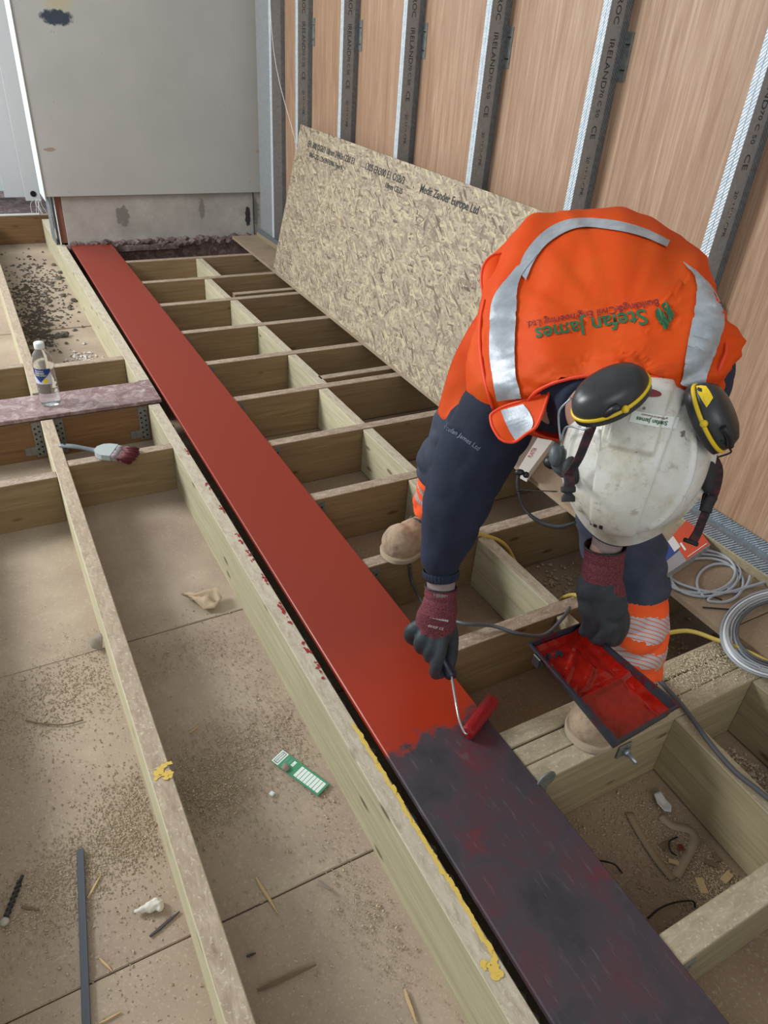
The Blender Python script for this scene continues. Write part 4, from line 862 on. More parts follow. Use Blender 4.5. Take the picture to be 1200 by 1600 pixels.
class Loft:
    """tube through stations (centre, side vector, dorsal vector, half width, dorsal height, belly depth)"""
    def __init__(s, st, n=8):
        s.c = catmull([a[0] for a in st], n); s.n = n
        s.s = [v.normalized() for v in catmull([a[1] for a in st], n)]; s.d = [v.normalized() for v in catmull([a[2] for a in st], n)]
        s.a = [v.x for v in catmull([(a[3], 0, 0) for a in st], n)]; s.b = [v.x for v in catmull([(a[4], 0, 0) for a in st], n)]; s.e = [v.x for v in catmull([(a[5], 0, 0) for a in st], n)]
    def ring(s, i, ang, off=0, sq=2.4):
        c_, s_ = math.cos(ang), math.sin(ang); p = 2 / sq
        x = math.copysign(abs(c_) ** p, c_); y = math.copysign(abs(s_) ** p, s_)
        return s.c[i] + s.s[i] * (x * (s.a[i] + off)) + s.d[i] * (y * ((s.b[i] if y > 0 else s.e[i]) + off))
    def build(s, bm, seg=64, off=0, cap=False, i0=0, i1=None, fold=0):
        i1 = len(s.c) if i1 is None else i1; R = []
        for i in range(i0, i1):
            row = []
            for k in range(seg):
                a = k * math.tau / seg; p = s.ring(i, a, off)
                if fold:
                    n_ = (p - s.c[i]).normalized(); t = i / (len(s.c) - 1)
                    f = noise.noise(Vector((math.cos(a) * 3.2 + t * 1.3, math.sin(a) * 3.2, t * 3.0))) * fold
                    q_ = p - PIV; th = math.atan2(q_.dot(RY), q_.dot(RX)); f += (.5 - abs(noise.noise(Vector((th * 6.5, t * 1.2, 7))))) * fold * .9 * (t ** .5)
                    p = p + n_ * f
                row.append(bm.verts.new(p))
            R.append(row)
        for r0, r1 in zip(R, R[1:]):
            for k in range(seg): f = bm.faces.new((r0[k], r0[(k + 1) % seg], r1[(k + 1) % seg], r1[k])); f.smooth = True
        if cap: bm.faces.new(R[0]); bm.faces.new(R[-1])
        return R
V = Vector
PIV = V((.90, .81, .9))
ST = [(V((1.27, 1.27, .70)), V((.75, -.66, 0)), V((.66, .66, .30)), .185, .135, .12),
      (V((1.235, 1.235, .80)), V((.75, -.66, .03)), V((.5, .5, .7)), .195, .135, .12),
      (V((1.18, 1.18, .885)), V((.74, -.67, .08)), V((.2, .25, .95)), .198, .14, .12),
      (V((1.08, 1.06, .885)), V((.70, -.70, .16)), V((0, 0, 1)), .205, .14, .12),
      (V((.985, .945, .855)), V((.64, -.73, .24)), V((-.08, -.08, 1)), .215, .125, .12),
      (V((.925, .862, .835)), V((.60, -.745, .29)), V((-.15, -.12, 1)), .228, .105, .11),
      (V((.885, .806, .815)), V((.60, -.745, .29)), V((-.25, -.2, .95)), .185, .085, .09),
      (V((.868, .780, .805)), V((.60, -.745, .29)), V((-.3, -.25, .9)), .115, .072, .08)]
LV = Loft(ST)
# --- body: one continuous skinned figure under the clothes
hC = Q(986, 716, 1.165); kd = (hC - CAM).normalized()
fr0 = (RX * -.27 + RY * .963); UP = (-kd + fr0 * .16 - RX * .06).normalized(); FR = (fr0 - UP * fr0.dot(UP)).normalized(); LT = FR.cross(UP) * -1
if LT.dot(RX) < 0: LT = -LT
shR, elR, wrR = Q(805, 640, 1.38), Q(722, 770, 1.485), Q(689, 903, 1.57)
shL, elL, wrL = Q(1080, 575, 1.24), Q(1035, 700, 1.37), Q(947, 846, 1.42)
hipR, hipL, pel = V((1.135, 1.225, .80)), V((1.275, 1.10, .80)), V((1.205, 1.165, .83))
knR, anR = Q(706, 708, 1.80), V((1.075, 1.468, .115))
knL, anL = Q(966, 790, 1.61), V((1.155, .722, .12))
head = hC - UP * .075
bm = bmesh.new()
LVb = Loft([(c, s_, d, a * .8, b * .78, e * .8) for c, s_, d, a, b, e in ST]); LVb.build(bm, 32, 0, True)
tube_bm(bm, [V((.90, .825, .82)), V((.868, .77, .805)), head - FR * -.0 + UP * -.03], [.06, .058, .062], 16, 4)
ball(bm, head, (.076, .098, .105), (LT, FR, UP), 24); ball(bm, head + FR * .02 - UP * .085, (.055, .07, .05), (LT, FR, UP), 16)
ball(bm, head + FR * .100 - UP * .03, (.013, .016, .024), (LT, FR, UP), 10)
for s_ in (-1, 1): ball(bm, head + LT * s_ * .078 - UP * .03, (.010, .018, .030), (LT, FR, UP), 10)
for sh, el, wr in ((shR, elR, wrR), (shL, elL, wrL)): tube_bm(bm, [sh, sh * .5 + el * .5, el, el * .5 + wr * .5, wr, wr + (wr - el).normalized() * .03], [.045, .042, .036, .032, .024, .022], 14, 4, rnd=True)
for hp_, kn, an in ((hipR, knR, anR), (hipL, knL, anL)): tube_bm(bm, [hp_, hp_ * .5 + kn * .5, kn, kn * .5 + an * .5, an], [.085, .075, .055, .05, .036], 14, 4, rnd=True)
body = remesh('body', bm, M_skin, PER, .007, 5)
for s_ in (-1, 1):
    bm = bmesh.new(); ball(bm, head + FR * .088 + LT * s_ * .031 - UP * .012, (.011, .009, .010), (LT, FR, UP), 12); bm_mesh('eye', bm, M_white, PER, True)
bm = bmesh.new(); ball(bm, head + FR * .088 - UP * .082, (.022, .008, .006), (LT, FR, UP), 12); bm_mesh('mouth', bm, plain('lips', srgb(150, 90, 84), .5), PER, True)
bm = bmesh.new(); ball(bm, head - FR * .012 + UP * .012, (.079, .098, .103), (LT, FR, UP), 24)
bmesh.ops.delete(bm, geom=[v for v in bm.verts if (v.co - head).dot(UP) < -.05 or ((v.co - head).dot(FR) > .06 and (v.co - head).dot(UP) < .03)], context='VERTS'); bm_mesh('hair', bm, plain('short_dark_hair', srgb(48, 36, 30), .8), PER, True)

# --- navy fleece: torso, collar and both sleeves
bm = bmesh.new(); Loft([(c, s_, d, a * .88, b * .82, e * .93) for c, s_, d, a, b, e in ST]).build(bm, 40, 0, True)
tube_bm(bm, [V((.91, .84, .80)), V((.882, .795, .808)), V((.860, .762, .805))], [.075, .080, .068], 20, 5)
SR = [(V((.86, .945, .785)), .078), (Q(785, 635, 1.37), .078), (Q(760, 682, 1.41), .078), (Q(732, 735, 1.445), .076), (Q(712, 785, 1.49), .071), (Q(700, 832, 1.525), .060), (Q(691, 868, 1.552), .048), (Q(689, 893, 1.568), .037)]
tube_bm(bm, [a for a, r in SR], [r for a, r in SR], 24, 6)
SL = [(V((.985, .785, .85)), .07), (shL, .072), (shL * .5 + elL * .5, .068), (elL, .062), (elL * .5 + wrL * .5, .052), (wrL + V((.006, 0, .03)), .040)]
tube_bm(bm, [a for a, r in SL], [r for a, r in SL], 24, 6)
def wrk(p, n_):
    w = (abs(noise.noise(p * 11 + V((0, 0, p.z * 9)))) - .2) * .014
    if p.z < .36 and p.x < .83: w *= .5; w += .0018 * math.sin(p.z * 900)
    return p + n_ * w
def cren(p, n_): return p + n_ * ((abs(noise.noise(V((p.x * 9, p.y * 9, p.z * 16)))) - .2) * .011)
jump = remesh('fleece_jumper', bm, M_navy, PER, .006, 5, fn=cren)
for a_, b_, r in ((Q(689, 890, 1.566), Q(689, 904, 1.572), .0385), (wrL + V((.006, 0, .035)), wrL + V((.002, 0, .012)), .040)):
    bm = bmesh.new(); R_ = 60; d = (b_ - a_); t = d.normalized(); o1 = t.orthogonal().normalized(); o2 = t.cross(o1); L_ = []
    for j in range(5):
        rr = r * (1, 1.04, 1.04, 1.02, .93)[j]; L_.append([bm.verts.new(a_ + d * (j / 4) + (o1 * math.cos(k * math.tau / R_) + o2 * math.sin(k * math.tau / R_)) * (rr + .0012 * (k % 2))) for k in range(R_)])
    for r0, r1 in zip(L_, L_[1:]):
        for k in range(R_): bm.faces.new((r0[k], r0[(k + 1) % R_], r1[(k + 1) % R_], r1[k]))
    bm_mesh('ribbed_cuff', bm, M_navy, jump)
tubeo('undersleeve', [Q(689, 900, 1.572), Q(689, 926, 1.582)], .0315, M_under, PER, 20, 3); tubeo('undersleeve', [wrL + V((0, 0, .03)), Q(947, 858, 1.43)], .030, M_under, PER, 20, 3)

# --- trousers
bm = bmesh.new()
ball(bm, pel + V((.0, .01, -.02)), (.18, .135, .14), ((.75, -.66, 0), (.66, .75, 0), (0, 0, 1)), 28)
tube_bm(bm, [hipR, hipR * .55 + knR * .45, knR, knR * .5 + anR * .5, anR + V((-.01, 0, .035)), anR + V((-.01, 0, -.01))], [.11, .095, .076, .074, .072, .072], 24, 5)
tube_bm(bm, [hipL, hipL * .55 + knL * .45, knL, knL * .55 + anL * .45, anL * .75 + knL * .25, anL + V((.0, .0, -.03))], [.11, .098, .092, .092, .084, .068], 24, 5)
def trm(c, n_):
    z = c.z + .10 * (c.x - 1.14) if c.y < 1.05 else c.z - .02
    if z > .312: return 0
    for lo, hi, m in ((.282, .312, 1), (.230, .282, 2), (.198, .230, 1), (.165, .198, 2)):
        if lo <= z < hi: return m
    return 1
M_refs = NT('segmented_reflective_tape', .5, .2); w = M_refs.n('ShaderNodeTexWave', wave_type='BANDS', bands_direction='DIAGONAL'); w.inputs['Scale'].default_value = 42; M_refs.l(M_refs.tc.outputs['Object'], w.inputs['Vector']); M_refs.color(M_refs.ramp(w.outputs['Fac'], [(.12, srgb(214, 120, 90)), (.3, srgb(190, 184, 186))])); M_refs = M_refs.m
remesh('trousers', bm, [M_trou, M_otr, M_refs], PER, .007, 5, fn=lambda p, n_: p + n_ * ((abs(noise.noise(V((p.x * 10, p.y * 10, p.z * 16)))) - .2) * .022), matfn=trm)

# --- boots
def boot(toe, heel, z, name_label=None):
    d = V((toe[0] - heel[0], toe[1] - heel[1], 0)); L_ = d.length; d.normalize(); s_ = V((-d.y, d.x, 0)); T = V((toe[0], toe[1], z)); U = V((0, 0, 1)); H = V((heel[0], heel[1], z))
    bm = bmesh.new(); P_ = lambda x, y, h: H + d * (x * L_) + s_ * y + U * h
    ball(bm, P_(.80, 0, .046), (.062, .056, .056), (d, s_, U), 24); ball(bm, P_(.62, 0, .052), (.075, .052, .052), (d, s_, U), 20); ball(bm, P_(.45, 0, .06), (.08, .045, .05), (d, s_, U), 20); ball(bm, P_(.2, 0, .05), (.062, .042, .048), (d, s_, U), 20)
    tube_bm(bm, [P_(.32, 0, .05), P_(.28, 0, .10), P_(.26, 0, .165)], [.05, .048, .05], 20, 4)
    up_ = remesh('boot_upper', bm, M_boot, PER, .005, 4, fn=lambda p, n_: V((p.x, p.y, max(p.z, z + .012))) + n_ * .002 * noise.noise(p * 60)); up_.name = 'boot'
    pts = [(0, .0), (.03, .034), (.2, .040), (.4, .036), (.62, .046), (.82, .056), (.95, .042), (1.0, .018)]
    ol = [(x, y) for x, y in pts] + [(x, -y) for x, y in reversed(pts[1:])]; cl_ = catmull([(x, y, 0) for x, y in ol] + [(0, 0, 0)], 4)[:-1]
    bm = bmesh.new(); r = [[bm.verts.new(P_(q_.x * (1 if h else 1), q_.y * k, h)) for q_ in cl_] for h, k in ((.001, .96), (.004, 1.04), (.017, 1.07), (.021, 1.0))]
    for a_, b_ in zip(r, r[1:]):
        for k in range(len(cl_)): bm.faces.new((a_[k], a_[(k + 1) % len(cl_)], b_[(k + 1) % len(cl_)], b_[k]))
    bm.faces.new(r[0]); bm.faces.new(r[-1]); bm_mesh('sole', bm, M_sole, up_)
    for k in range(4):
        x = .60 - k * .07; h = .100 + k * .010
        tubeo('lace', [P_(x, -.026, h - .008), P_(x, 0, h + .006), P_(x - .02, .026, h - .008)], .0028, plain('boot_lace', srgb(70, 62, 54), .8), up_, 8, 4)
        for y in (-.028, .028):
            bm = bmesh.new(); r_ = bmesh.ops.create_circle(bm, segments=8, radius=.001); bmesh.ops.delete(bm, geom=bm.verts[:], context='VERTS')
            c_ = P_(x, y, h - .006); ring = [c_ + (d * math.cos(k2 * math.tau / 10) + U * math.sin(k2 * math.tau / 10)) * .006 for k2 in range(11)]; tube_bm(bm, ring, .0015, 6, 1); bm_mesh('eyelet', bm, M_dsteel, up_)
    return up_
N = NT('dusty_suede', .9); c = N.ramp(N.noise(N.co((1, 1, 1)), 16, 5, .7), [(.3, srgb(142, 120, 98)), (.6, srgb(178, 156, 130)), (.8, srgb(198, 178, 152))]); c = N.mix(N.ramp(N.noise(N.co((1, 1, 1)), 90, 3), [(.6, 0.0), (.7, .5)]), c, srgb(96, 76, 64)); N.color(c); M_boot = N.m
M_sole = plain('dusty_sole', srgb(176, 158, 134), .9)
boot((.888, 1.447), (1.165, 1.490), .0015); boot((.958, .668), (1.228, .738), .0015)

# --- gloves
M_knit = NT('maroon_knit', .85); w = M_knit.noise(M_knit.co((1, 1, 1)), 420, 2); M_knit.color(M_knit.ramp(w, [(.35, srgb(66, 22, 30)), (.65, srgb(126, 58, 66))])); M_knit.bump(w, .5, .001); M_knit = M_knit.m
M_coat = NT('grey_palm_coating', .6); w = M_coat.noise(M_coat.co((1, 1, 1)), 30, 3); M_coat.color(M_coat.ramp(w, [(.3, srgb(36, 42, 48)), (.7, srgb(56, 62, 68))])); M_coat = M_coat.m
def glove(cuff, palm, fingers, fr_, backc, backr, side, coatname='glove'):
    bm = bmesh.new(); tube_bm(bm, [p for p, r, f in palm], [r for p, r, f in palm], 24, 6, flat=[f for p, r, f in palm], side=side, rnd=True)
    for F_, r in fingers: tube_bm(bm, F_, r, 14, 6, rnd=True)
    g = remesh(coatname, bm, [M_coat, M_knit], PER, .0032, 3, matfn=lambda c, n_: 1 if (c - backc).length < backr and n_.dot(-RZ) > -.2 else 0)
    bm = bmesh.new(); R_ = 72; L_ = []; n_ = 16
    ca, cb, r0, r1 = cuff; d = cb - ca; t = d.normalized(); o1 = (side - t * side.dot(t)).normalized(); o2 = t.cross(o1)
    for j in range(n_ + 1):
        u = j / n_; rr = r0 * (1 - u) + r1 * u + (.0022 if j in (0, 1) else 0) - (.0025 if j in (6, 7) else 0)
        L_.append([bm.verts.new(ca + d * u + (o1 * math.cos(k * math.tau / R_) + o2 * .86 * math.sin(k * math.tau / R_)) * (rr + (.0010 if k % 2 else 0))) for k in range(R_)])
    for a_, b_ in zip(L_, L_[1:]):
        for k in range(R_): bm.faces.new((a_[k], a_[(k + 1) % R_], b_[(k + 1) % R_], b_[k]))
    bm_mesh('knit_cuff', bm, M_knit, g, True)
    bm = bmesh.new(); hem = [ca + (o1 * math.cos(k * math.tau / 24) + o2 * .86 * math.sin(k * math.tau / 24)) * (r0 + .002) for k in range(25)]; tube_bm(bm, hem, .0022, 6, 1); bm_mesh('cuff_hem', bm, M_black, g, True)
    return g
sR = (RX * .97 + RY * .25 - RZ * .1).normalized()
fr = .0145
gR = glove((Q(689, 917, 1.578), Q(686, 957, 1.595), .0335, .040),
      [(Q(687, 945, 1.59), .038, .8), (Q(682, 965, 1.605), .046, .62), (Q(678, 985, 1.62), .046, .55)],
      [([Q(660, 975, 1.62), Q(643, 984, 1.625), Q(641, 996, 1.65), Q(655, 1002, 1.675), Q(668, 996, 1.685)], [fr, fr, fr * .98, fr * .9, fr * .85]),
       ([Q(668, 982, 1.61), Q(656, 1002, 1.615), Q(658, 1013, 1.645), Q(668, 1012, 1.67), Q(680, 1005, 1.685)], [fr, fr, fr, fr * .92, fr * .88]),
       ([Q(678, 985, 1.61), Q(671, 1015, 1.615), Q(672, 1027, 1.64), Q(682, 1026, 1.665), Q(692, 1018, 1.68)], [fr * 1.05, fr * 1.05, fr, fr * .95, fr * .9]),
       ([Q(692, 985, 1.61), Q(688, 1015, 1.61), Q(682, 1038, 1.62), Q(680, 1052, 1.645), Q(689, 1053, 1.665)], [fr * 1.1, fr * 1.1, fr, fr * .95, fr * .8]),
       ([Q(700, 968, 1.61), Q(706, 992, 1.635), Q(706, 1020, 1.66), Q(702, 1042, 1.672)], [fr * 1.1, fr * 1.1, fr, fr * .9])],
      fr, Q(682, 962, 1.58), .056, sR)
bm = bmesh.new()
bv_ = BVHTree.FromObject(gR, bpy.context.evaluated_depsgraph_get())
def decal_on(bvh, name, me, org, xd_, yd_, dirn, off, m, parent):
    """lay a flat mesh onto a surface along dirn (a real print on the cloth)"""
    keep = 0
    for v in me.vertices:
        p = org + xd_ * v.co.x + yd_ * v.co.y; h = bvh.ray_cast(p - dirn * .3, dirn)
        if h[0] is not None: v.co = h[0] - dirn * off; keep += 1
        else: v.co = p
    return link(name, me, m, parent)
M_print = plain('white_print', srgb(216, 210, 208), .6)
gx = (RX * .97 + RY * .22).normalized(); gy = (RX * .22 - RY * .97).normalized()
decal_on(bv_, 'glove_print', textmesh('Milwaukee', .0098, True), Q(686, 966, 1.58), gx, gy, RZ, .0014, M_print, gR)
decal_on(bv_, 'glove_print', textmesh('4X43F CE', .0085), Q(681, 981, 1.58), gx, gy, RZ, .0014, M_print, gR)
sL = (RX * .99 + RY * .1).normalized()
gL = glove((Q(946, 853, 1.425), Q(940, 900, 1.46), .039, .041),
      [(Q(941, 890, 1.455), .040, .8), (Q(938, 920, 1.475), .050, .62), (Q(944, 950, 1.50), .050, .55)],
      [([Q(922, 925, 1.475), Q(916, 948, 1.49), Q(922, 970, 1.515), Q(914, 986, 1.545)], [.018, .017, .016, .014]),
       ([Q(934, 950, 1.49), Q(946, 975, 1.505), Q(938, 996, 1.53), Q(926, 996, 1.56)], [.017, .016, .0155, .014]),
       ([Q(948, 955, 1.50), Q(957, 980, 1.515), Q(952, 1000, 1.55), Q(940, 1000, 1.595)], [.017, .016, .0155, .014]),
       ([Q(958, 952, 1.51), Q(968, 978, 1.53), Q(963, 998, 1.57), Q(950, 1002, 1.61)], [.017, .016, .015, .014]),
       ([Q(966, 945, 1.52), Q(974, 968, 1.55), Q(969, 990, 1.59), Q(957, 996, 1.62)], [.015, .015, .0145, .013])],
      .016, Q(965, 905, 1.47), .038, sL)

# --- vest
bm = bmesh.new(); R = LV.build(bm, 168, .004, False, 2, None, .018)
bmesh.ops.solidify(bm, geom=bm.faces[:], thickness=.0025)
vest = bm_mesh('hi_vis_vest', bm, M_vest, PER, True)
dg = bpy.context.evaluated_depsgraph_get(); dg.update(); vb = BVHTree.FromObject(vest, dg)
def hit(bvh, px, py, off=.0015):
    d = ray(px, py).normalized(); h = bvh.ray_cast(CAM, d)
    if h[0] is None: return None
    n_ = h[1] if h[1].dot(d) < 0 else -h[1]; return h[0] + n_ * off
def band(name, pairs, m, parent, bvh, off=.002, nl=22, nw=12, name2=None):
    """strip laid on the vest between two edge polylines (edge points traced on the cloth)"""
    A_ = catmull([V((*a, 0)) for a, b in pairs], nl); B_ = catmull([V((*b, 0)) for a, b in pairs], nl); bm = bmesh.new(); rows = []
    for a, b in zip(A_, B_):
        row = []
        for j in range(nw + 1):
            q_ = a * (1 - j / nw) + b * (j / nw); h = hit(bvh, q_.x, q_.y, off); row.append(bm.verts.new(h) if h is not None else None)
        rows.append(row)
    for r0, r1 in zip(rows, rows[1:]):
        for j in range(nw):
            q4 = (r0[j], r0[j + 1], r1[j + 1], r1[j])
            if all(q4) and max((q4[i].co - q4[(i + 1) % 4].co).length for i in range(4)) < .05: bm.faces.new(q4).smooth = True
    return bm_mesh(name, bm, m, parent, True)
band('reflective_tape', [((822, 440), (810, 425)), ((838, 405), (822, 395)), ((862, 378), (852, 362)), ((905, 358), (895, 344)), ((960, 362), (955, 346)), ((1005, 373), (1005, 359)), ((1040, 388), (1045, 378))], M_refl, vest, vb, .0035)
band('reflective_tape', [((807, 420), (842, 398)), ((775, 462), (812, 440)), ((768, 500), (808, 490)), ((767, 550), (806, 545)), ((772, 590), (808, 585)), ((778, 625), (816, 620))], M_refl, vest, vb, .0045)
band('reflective_tape', [((1066, 412), (1085, 425)), ((1086, 440), (1112, 455)), ((1086, 480), (1128, 495)), ((1078, 520), (1122, 530)), ((1070, 560), (1108, 575)), ((1062, 600), (1095, 610))], M_refl, vest, vb, .0045)
# lettering on the back
M_lgreen = plain('green_print', srgb(34, 92, 56), .7); M_lmar = plain('maroon_print', srgb(120, 34, 44), .7)
tx = (RX * -.985 + RY * .17).normalized(); ty = (RX * .17 + RY * .985).normalized()
def vtext(s, size, px, py, sx, m, bold=True):
    me = textmesh(s, size, bold); 
    for v in me.vertices: v.co.x *= sx
    hC_ = hit(vb, px, py, 0)
    return decal_on(vb, 'back_lettering', me, hC_, tx, ty, (hC_ - CAM).normalized(), .0022, m, vest)
vtext('Stefan James', .036, 921, 508, 1.05, M_lgreen); vtext('Building&Civil Engineering Ltd.', .0175, 922, 490, 1.07, M_lmar, False)
def leafmark(cx, cy):
    pts = [(-.3, -1.15), (.1, -.75), (.28, -.2), (.2, .25), (.3, .9), (-.15, .55), (-.3, .1), (-.22, -.45)]
    c2 = catmull([V((*p, 0)) for p in pts + [pts[0]]], 5)[:-1]; me = bpy.data.meshes.new('leaf'); v = [(0, 0, 0)] + [(p.x * .020, p.y * .020, 0) for p in c2]; me.from_pydata(v, [], [(0, i, i % len(c2) + 1) for i in range(1, len(c2) + 1)])
    o_ = hit(vb, cx, cy, 0); x2 = (RX * .93 + RY * .35).normalized(); y2 = (RX * .35 - RY * .93).normalized(); return decal_on(vb, 'logo_mark', me, o_, x2, -y2, (o_ - CAM).normalized(), .0022, M_lgreen, vest)

for P_l in ([(960, 105), (985, 122), (1012, 160), (1035, 205), (1026, 243), (1005, 262), (990, 232), (965, 200), (947, 168), (944, 128)], [(1010, 45), (1032, 80), (1052, 112), (1070, 150), (1062, 188), (1040, 210), (1034, 180), (1022, 150), (1003, 122), (990, 85)]):
    c2 = catmull([V((820 + x / 4.615, 460 + y / 4.615, 0)) for x, y in P_l + [P_l[0]]], 4)[:-1]; pts_ = [hit(vb, p.x, p.y, .0025) for p in c2]
    if all(p is not None for p in pts_):
        cen = hit(vb, sum(p.x for p in c2) / len(c2), sum(p.y for p in c2) / len(c2), .0025); mesh('logo_mark', [cen] + pts_, [(0, i + 1, (i + 1) % len(pts_) + 1) for i in range(len(pts_))], M_lgreen, vest)
# piping along collar and armholes
def pipe(name, ptlist, r=.0032, parent=vest, m=M_pipe): return tubeo(name, ptlist, r, m, parent, 8, 4)
last = len(LV.c) - 1
pipe('collar_piping', [LV.ring(last, k * math.tau / 24, .006) for k in range(25)])
# cloth flaps hanging from the vest
def cloth(name, rows, m, parent, th=.0022, pip=None):
    R_ = [catmull(r, 6) for r in rows]; cols = list(zip(*R_)); cols = [catmull(c_, 5) for c_ in cols]; bm = bmesh.new(); G_ = [[bm.verts.new(p + RZ * .004 * noise.noise(p * 25)) for p in c_] for c_ in cols]
    for a_, b_ in zip(G_, G_[1:]):
        for k in range(len(a_) - 1): bm.faces.new((a_[k], a_[k + 1], b_[k + 1], b_[k])).smooth = True
    edge = [v.co.copy() for v in G_[0]] + [c_[-1].co.copy() for c_ in G_] + [v.co.copy() for v in reversed(G_[-1])] + [c_[0].co.copy() for c_ in reversed(G_)]
    bmesh.ops.solidify(bm, geom=bm.faces[:], thickness=th); o = bm_mesh(name, bm, m, parent, True)
    if pip: bm = bmesh.new(); tube_bm(bm, edge[::3], .0028, 8, 2); bm_mesh('piping', bm, pip, o if parent is None or parent.parent is None else parent, True)
    return o
cloth('side_flap', [[Q(815, 405, 1.50), Q(778, 396, 1.50), Q(757, 412, 1.50), Q(752, 440, 1.49), Q(758, 472, 1.47)], [Q(815, 430, 1.49), Q(785, 425, 1.475), Q(772, 435, 1.47), Q(768, 455, 1.46), Q(766, 476, 1.45)], [Q(812, 460, 1.47), Q(800, 455, 1.47), Q(790, 460, 1.46), Q(780, 475, 1.45), Q(772, 485, 1.44)]], M_vest, vest, pip=M_pipe)
cloth('hanging_front_panel', [[Q(752, 482, 1.50), Q(728, 520, 1.53), Q(706, 565, 1.55), Q(692, 610, 1.56), Q(683, 645, 1.57)], [Q(765, 495, 1.49), Q(745, 530, 1.51), Q(727, 570, 1.53), Q(708, 615, 1.545), Q(694, 656, 1.555)], [Q(775, 510, 1.48), Q(760, 545, 1.50), Q(745, 590, 1.52), Q(728, 620, 1.53), Q(705, 640, 1.54)]], M_vest, vest)
fl_ = cloth('shoulder_flap', [[Q(858, 612, 1.21), Q(820, 625, 1.235), Q(790, 634, 1.26), Q(770, 645, 1.27), Q(766, 652, 1.27)], [Q(850, 640, 1.20), Q(822, 650, 1.225), Q(795, 658, 1.245), Q(776, 664, 1.255), Q(770, 668, 1.258)], [Q(838, 668, 1.20), Q(822, 678, 1.22), Q(805, 690, 1.24), Q(790, 690, 1.245), Q(780, 684, 1.25)]], M_vest, vest, pip=M_pipe)
dg.update(); fb = BVHTree.FromObject(fl_, bpy.context.evaluated_depsgraph_get())
band('reflective_tape', [((783, 642), (818, 632)), ((790, 660), (828, 645)), ((798, 676), (834, 662)), ((806, 688), (826, 680))], M_refl, vest, fb, .0018)

for L_ in ([(758, 470), (752, 500), (751, 540), (756, 580), (764, 615), (772, 640)], [(1088, 432), (1118, 470), (1137, 500), (1134, 540), (1124, 575), (1112, 605)]):
    hp_ = [h for h in (hit(vb, x, y, .002) for x, y in L_) if h is not None]
    if len(hp_) > 2: pipe('armhole_piping', hp_, .003)

# --- helmet
HM = empty('helmet', (0, 0, 0)); HM.parent = PER
hN = NT('scuffed_white_shell', .35); nn_ = hN.noise(hN.co((1, 1, 1)), 9, 6, .7); n2_ = hN.noise(hN.co((1, 1, 1)), 40, 5, .7)
c = hN.ramp(nn_, [(.35, srgb(216, 216, 212)), (.52, srgb(204, 200, 188)), (.68, srgb(176, 166, 142))]); c = hN.mix(hN.ramp(n2_, [(.56, 0.0), (.68, .6)]), c, srgb(146, 134, 110)); c = hN.mix(hN.ramp(hN.noise(hN.co((1, 1, 1)), 26, 3), [(.68, 0.0), (.70, .8)]), c, srgb(88, 78, 68)); 
c = hN.mix(hN.ramp(hN.noise(hN.co((1, 1, 1), loc=(3, 1, 2)), 22, 2), [(.77, 0.0), (.78, .9)]), c, srgb(110, 44, 38)); hN.color(c); M_shell = hN.m
def HP(x, y, z): return hC + LT * x + FR * y + UP * z
bm = bmesh.new(); NU, NVv = 176, 72; rows = []
for j in range(NVv + 1):
    ph = (j / NVv) * 1.0
    row = []
    for i in range(NU):
        th = i * math.tau / NU; el_ = (math.pi / 2) * ph      # 0 = crown, pi/2 = rim
        sx, sy = math.sin(th), math.cos(th)
        rl = .119; rf = .136 if sy > 0 else .132; hgt = .128
        r = math.sin(el_) ** .93; x = rl * sx * r; y = rf * sy * r; z = hgt * max(0, math.cos(el_)) ** .82 - .055
        nrm_ = V((x / rl ** 2, y / rf ** 2, max(.0, z + .055) / hgt ** 2 + .001)).normalized(); k = 0
        ax_ = abs(x); rib = max(0, min(1, (.046 + .01 * (-y / .13) - ax_) / .003)); k += .0062 * rib
        if y < -.02: k += .008 * max(0, min(1, (.034 - ax_) / .004)) * max(0, min(1, (-.02 - y) / .006))
        side = math.exp(-((math.hypot(x / .093, (y - .0) / .125) - 1) / .03) ** 2) * (1 if ax_ > .055 else 0); k += .0055 * side
        row.append(bm.verts.new(HP(x + nrm_.x * k, y + nrm_.y * k, z + nrm_.z * k)))
    rows.append(row)
def rimrow(dr, dz):
    out = []
    for i in range(NU):
        th = i * math.tau / NU; sx, sy = math.sin(th), math.cos(th); pk = .026 * max(0, sy) ** 3 + .004
        out.append(bm.verts.new(HP((.119 + dr * 1.0) * sx, ((.136 if sy > 0 else .132) + dr + (pk if dr > .003 else 0)) * sy, -.055 + dz - .012 * max(0, sy) ** 2 * (dr > .003))))
    return out
rows += [rimrow(.001, -.012), rimrow(.009, -.016), rimrow(.009, -.020), rimrow(-.003, -.018), rimrow(-.006, 0)]
for r0, r1 in zip(rows, rows[1:]):
    for k in range(NU): bm.faces.new((r0[k], r0[(k + 1) % NU], r1[(k + 1) % NU], r1[k])).smooth = True
bmesh.ops.remove_doubles(bm, verts=rows[0], dist=.0005)
shell = bm_mesh('shell', bm, M_shell, HM, True)
bm = bmesh.new(); tube_bm(bm, [HP(.108 * math.sin(t), .128 * math.cos(t), -.06) for t in [k * math.tau / 24 for k in range(25)]], .006, 8, 1); bm_mesh('inner_band', bm, M_black, HM, True)
dg.update(); hb = BVHTree.FromObject(shell, bpy.context.evaluated_depsgraph_get())
def shell_pt(x, y, off=.001):
    p = HP(x, y, .4); h = hb.ray_cast(p, -UP); return h[0] + h[1] * (off if h[1].dot(UP) > 0 else -off) if h[0] is not None else HP(x, y, 0)
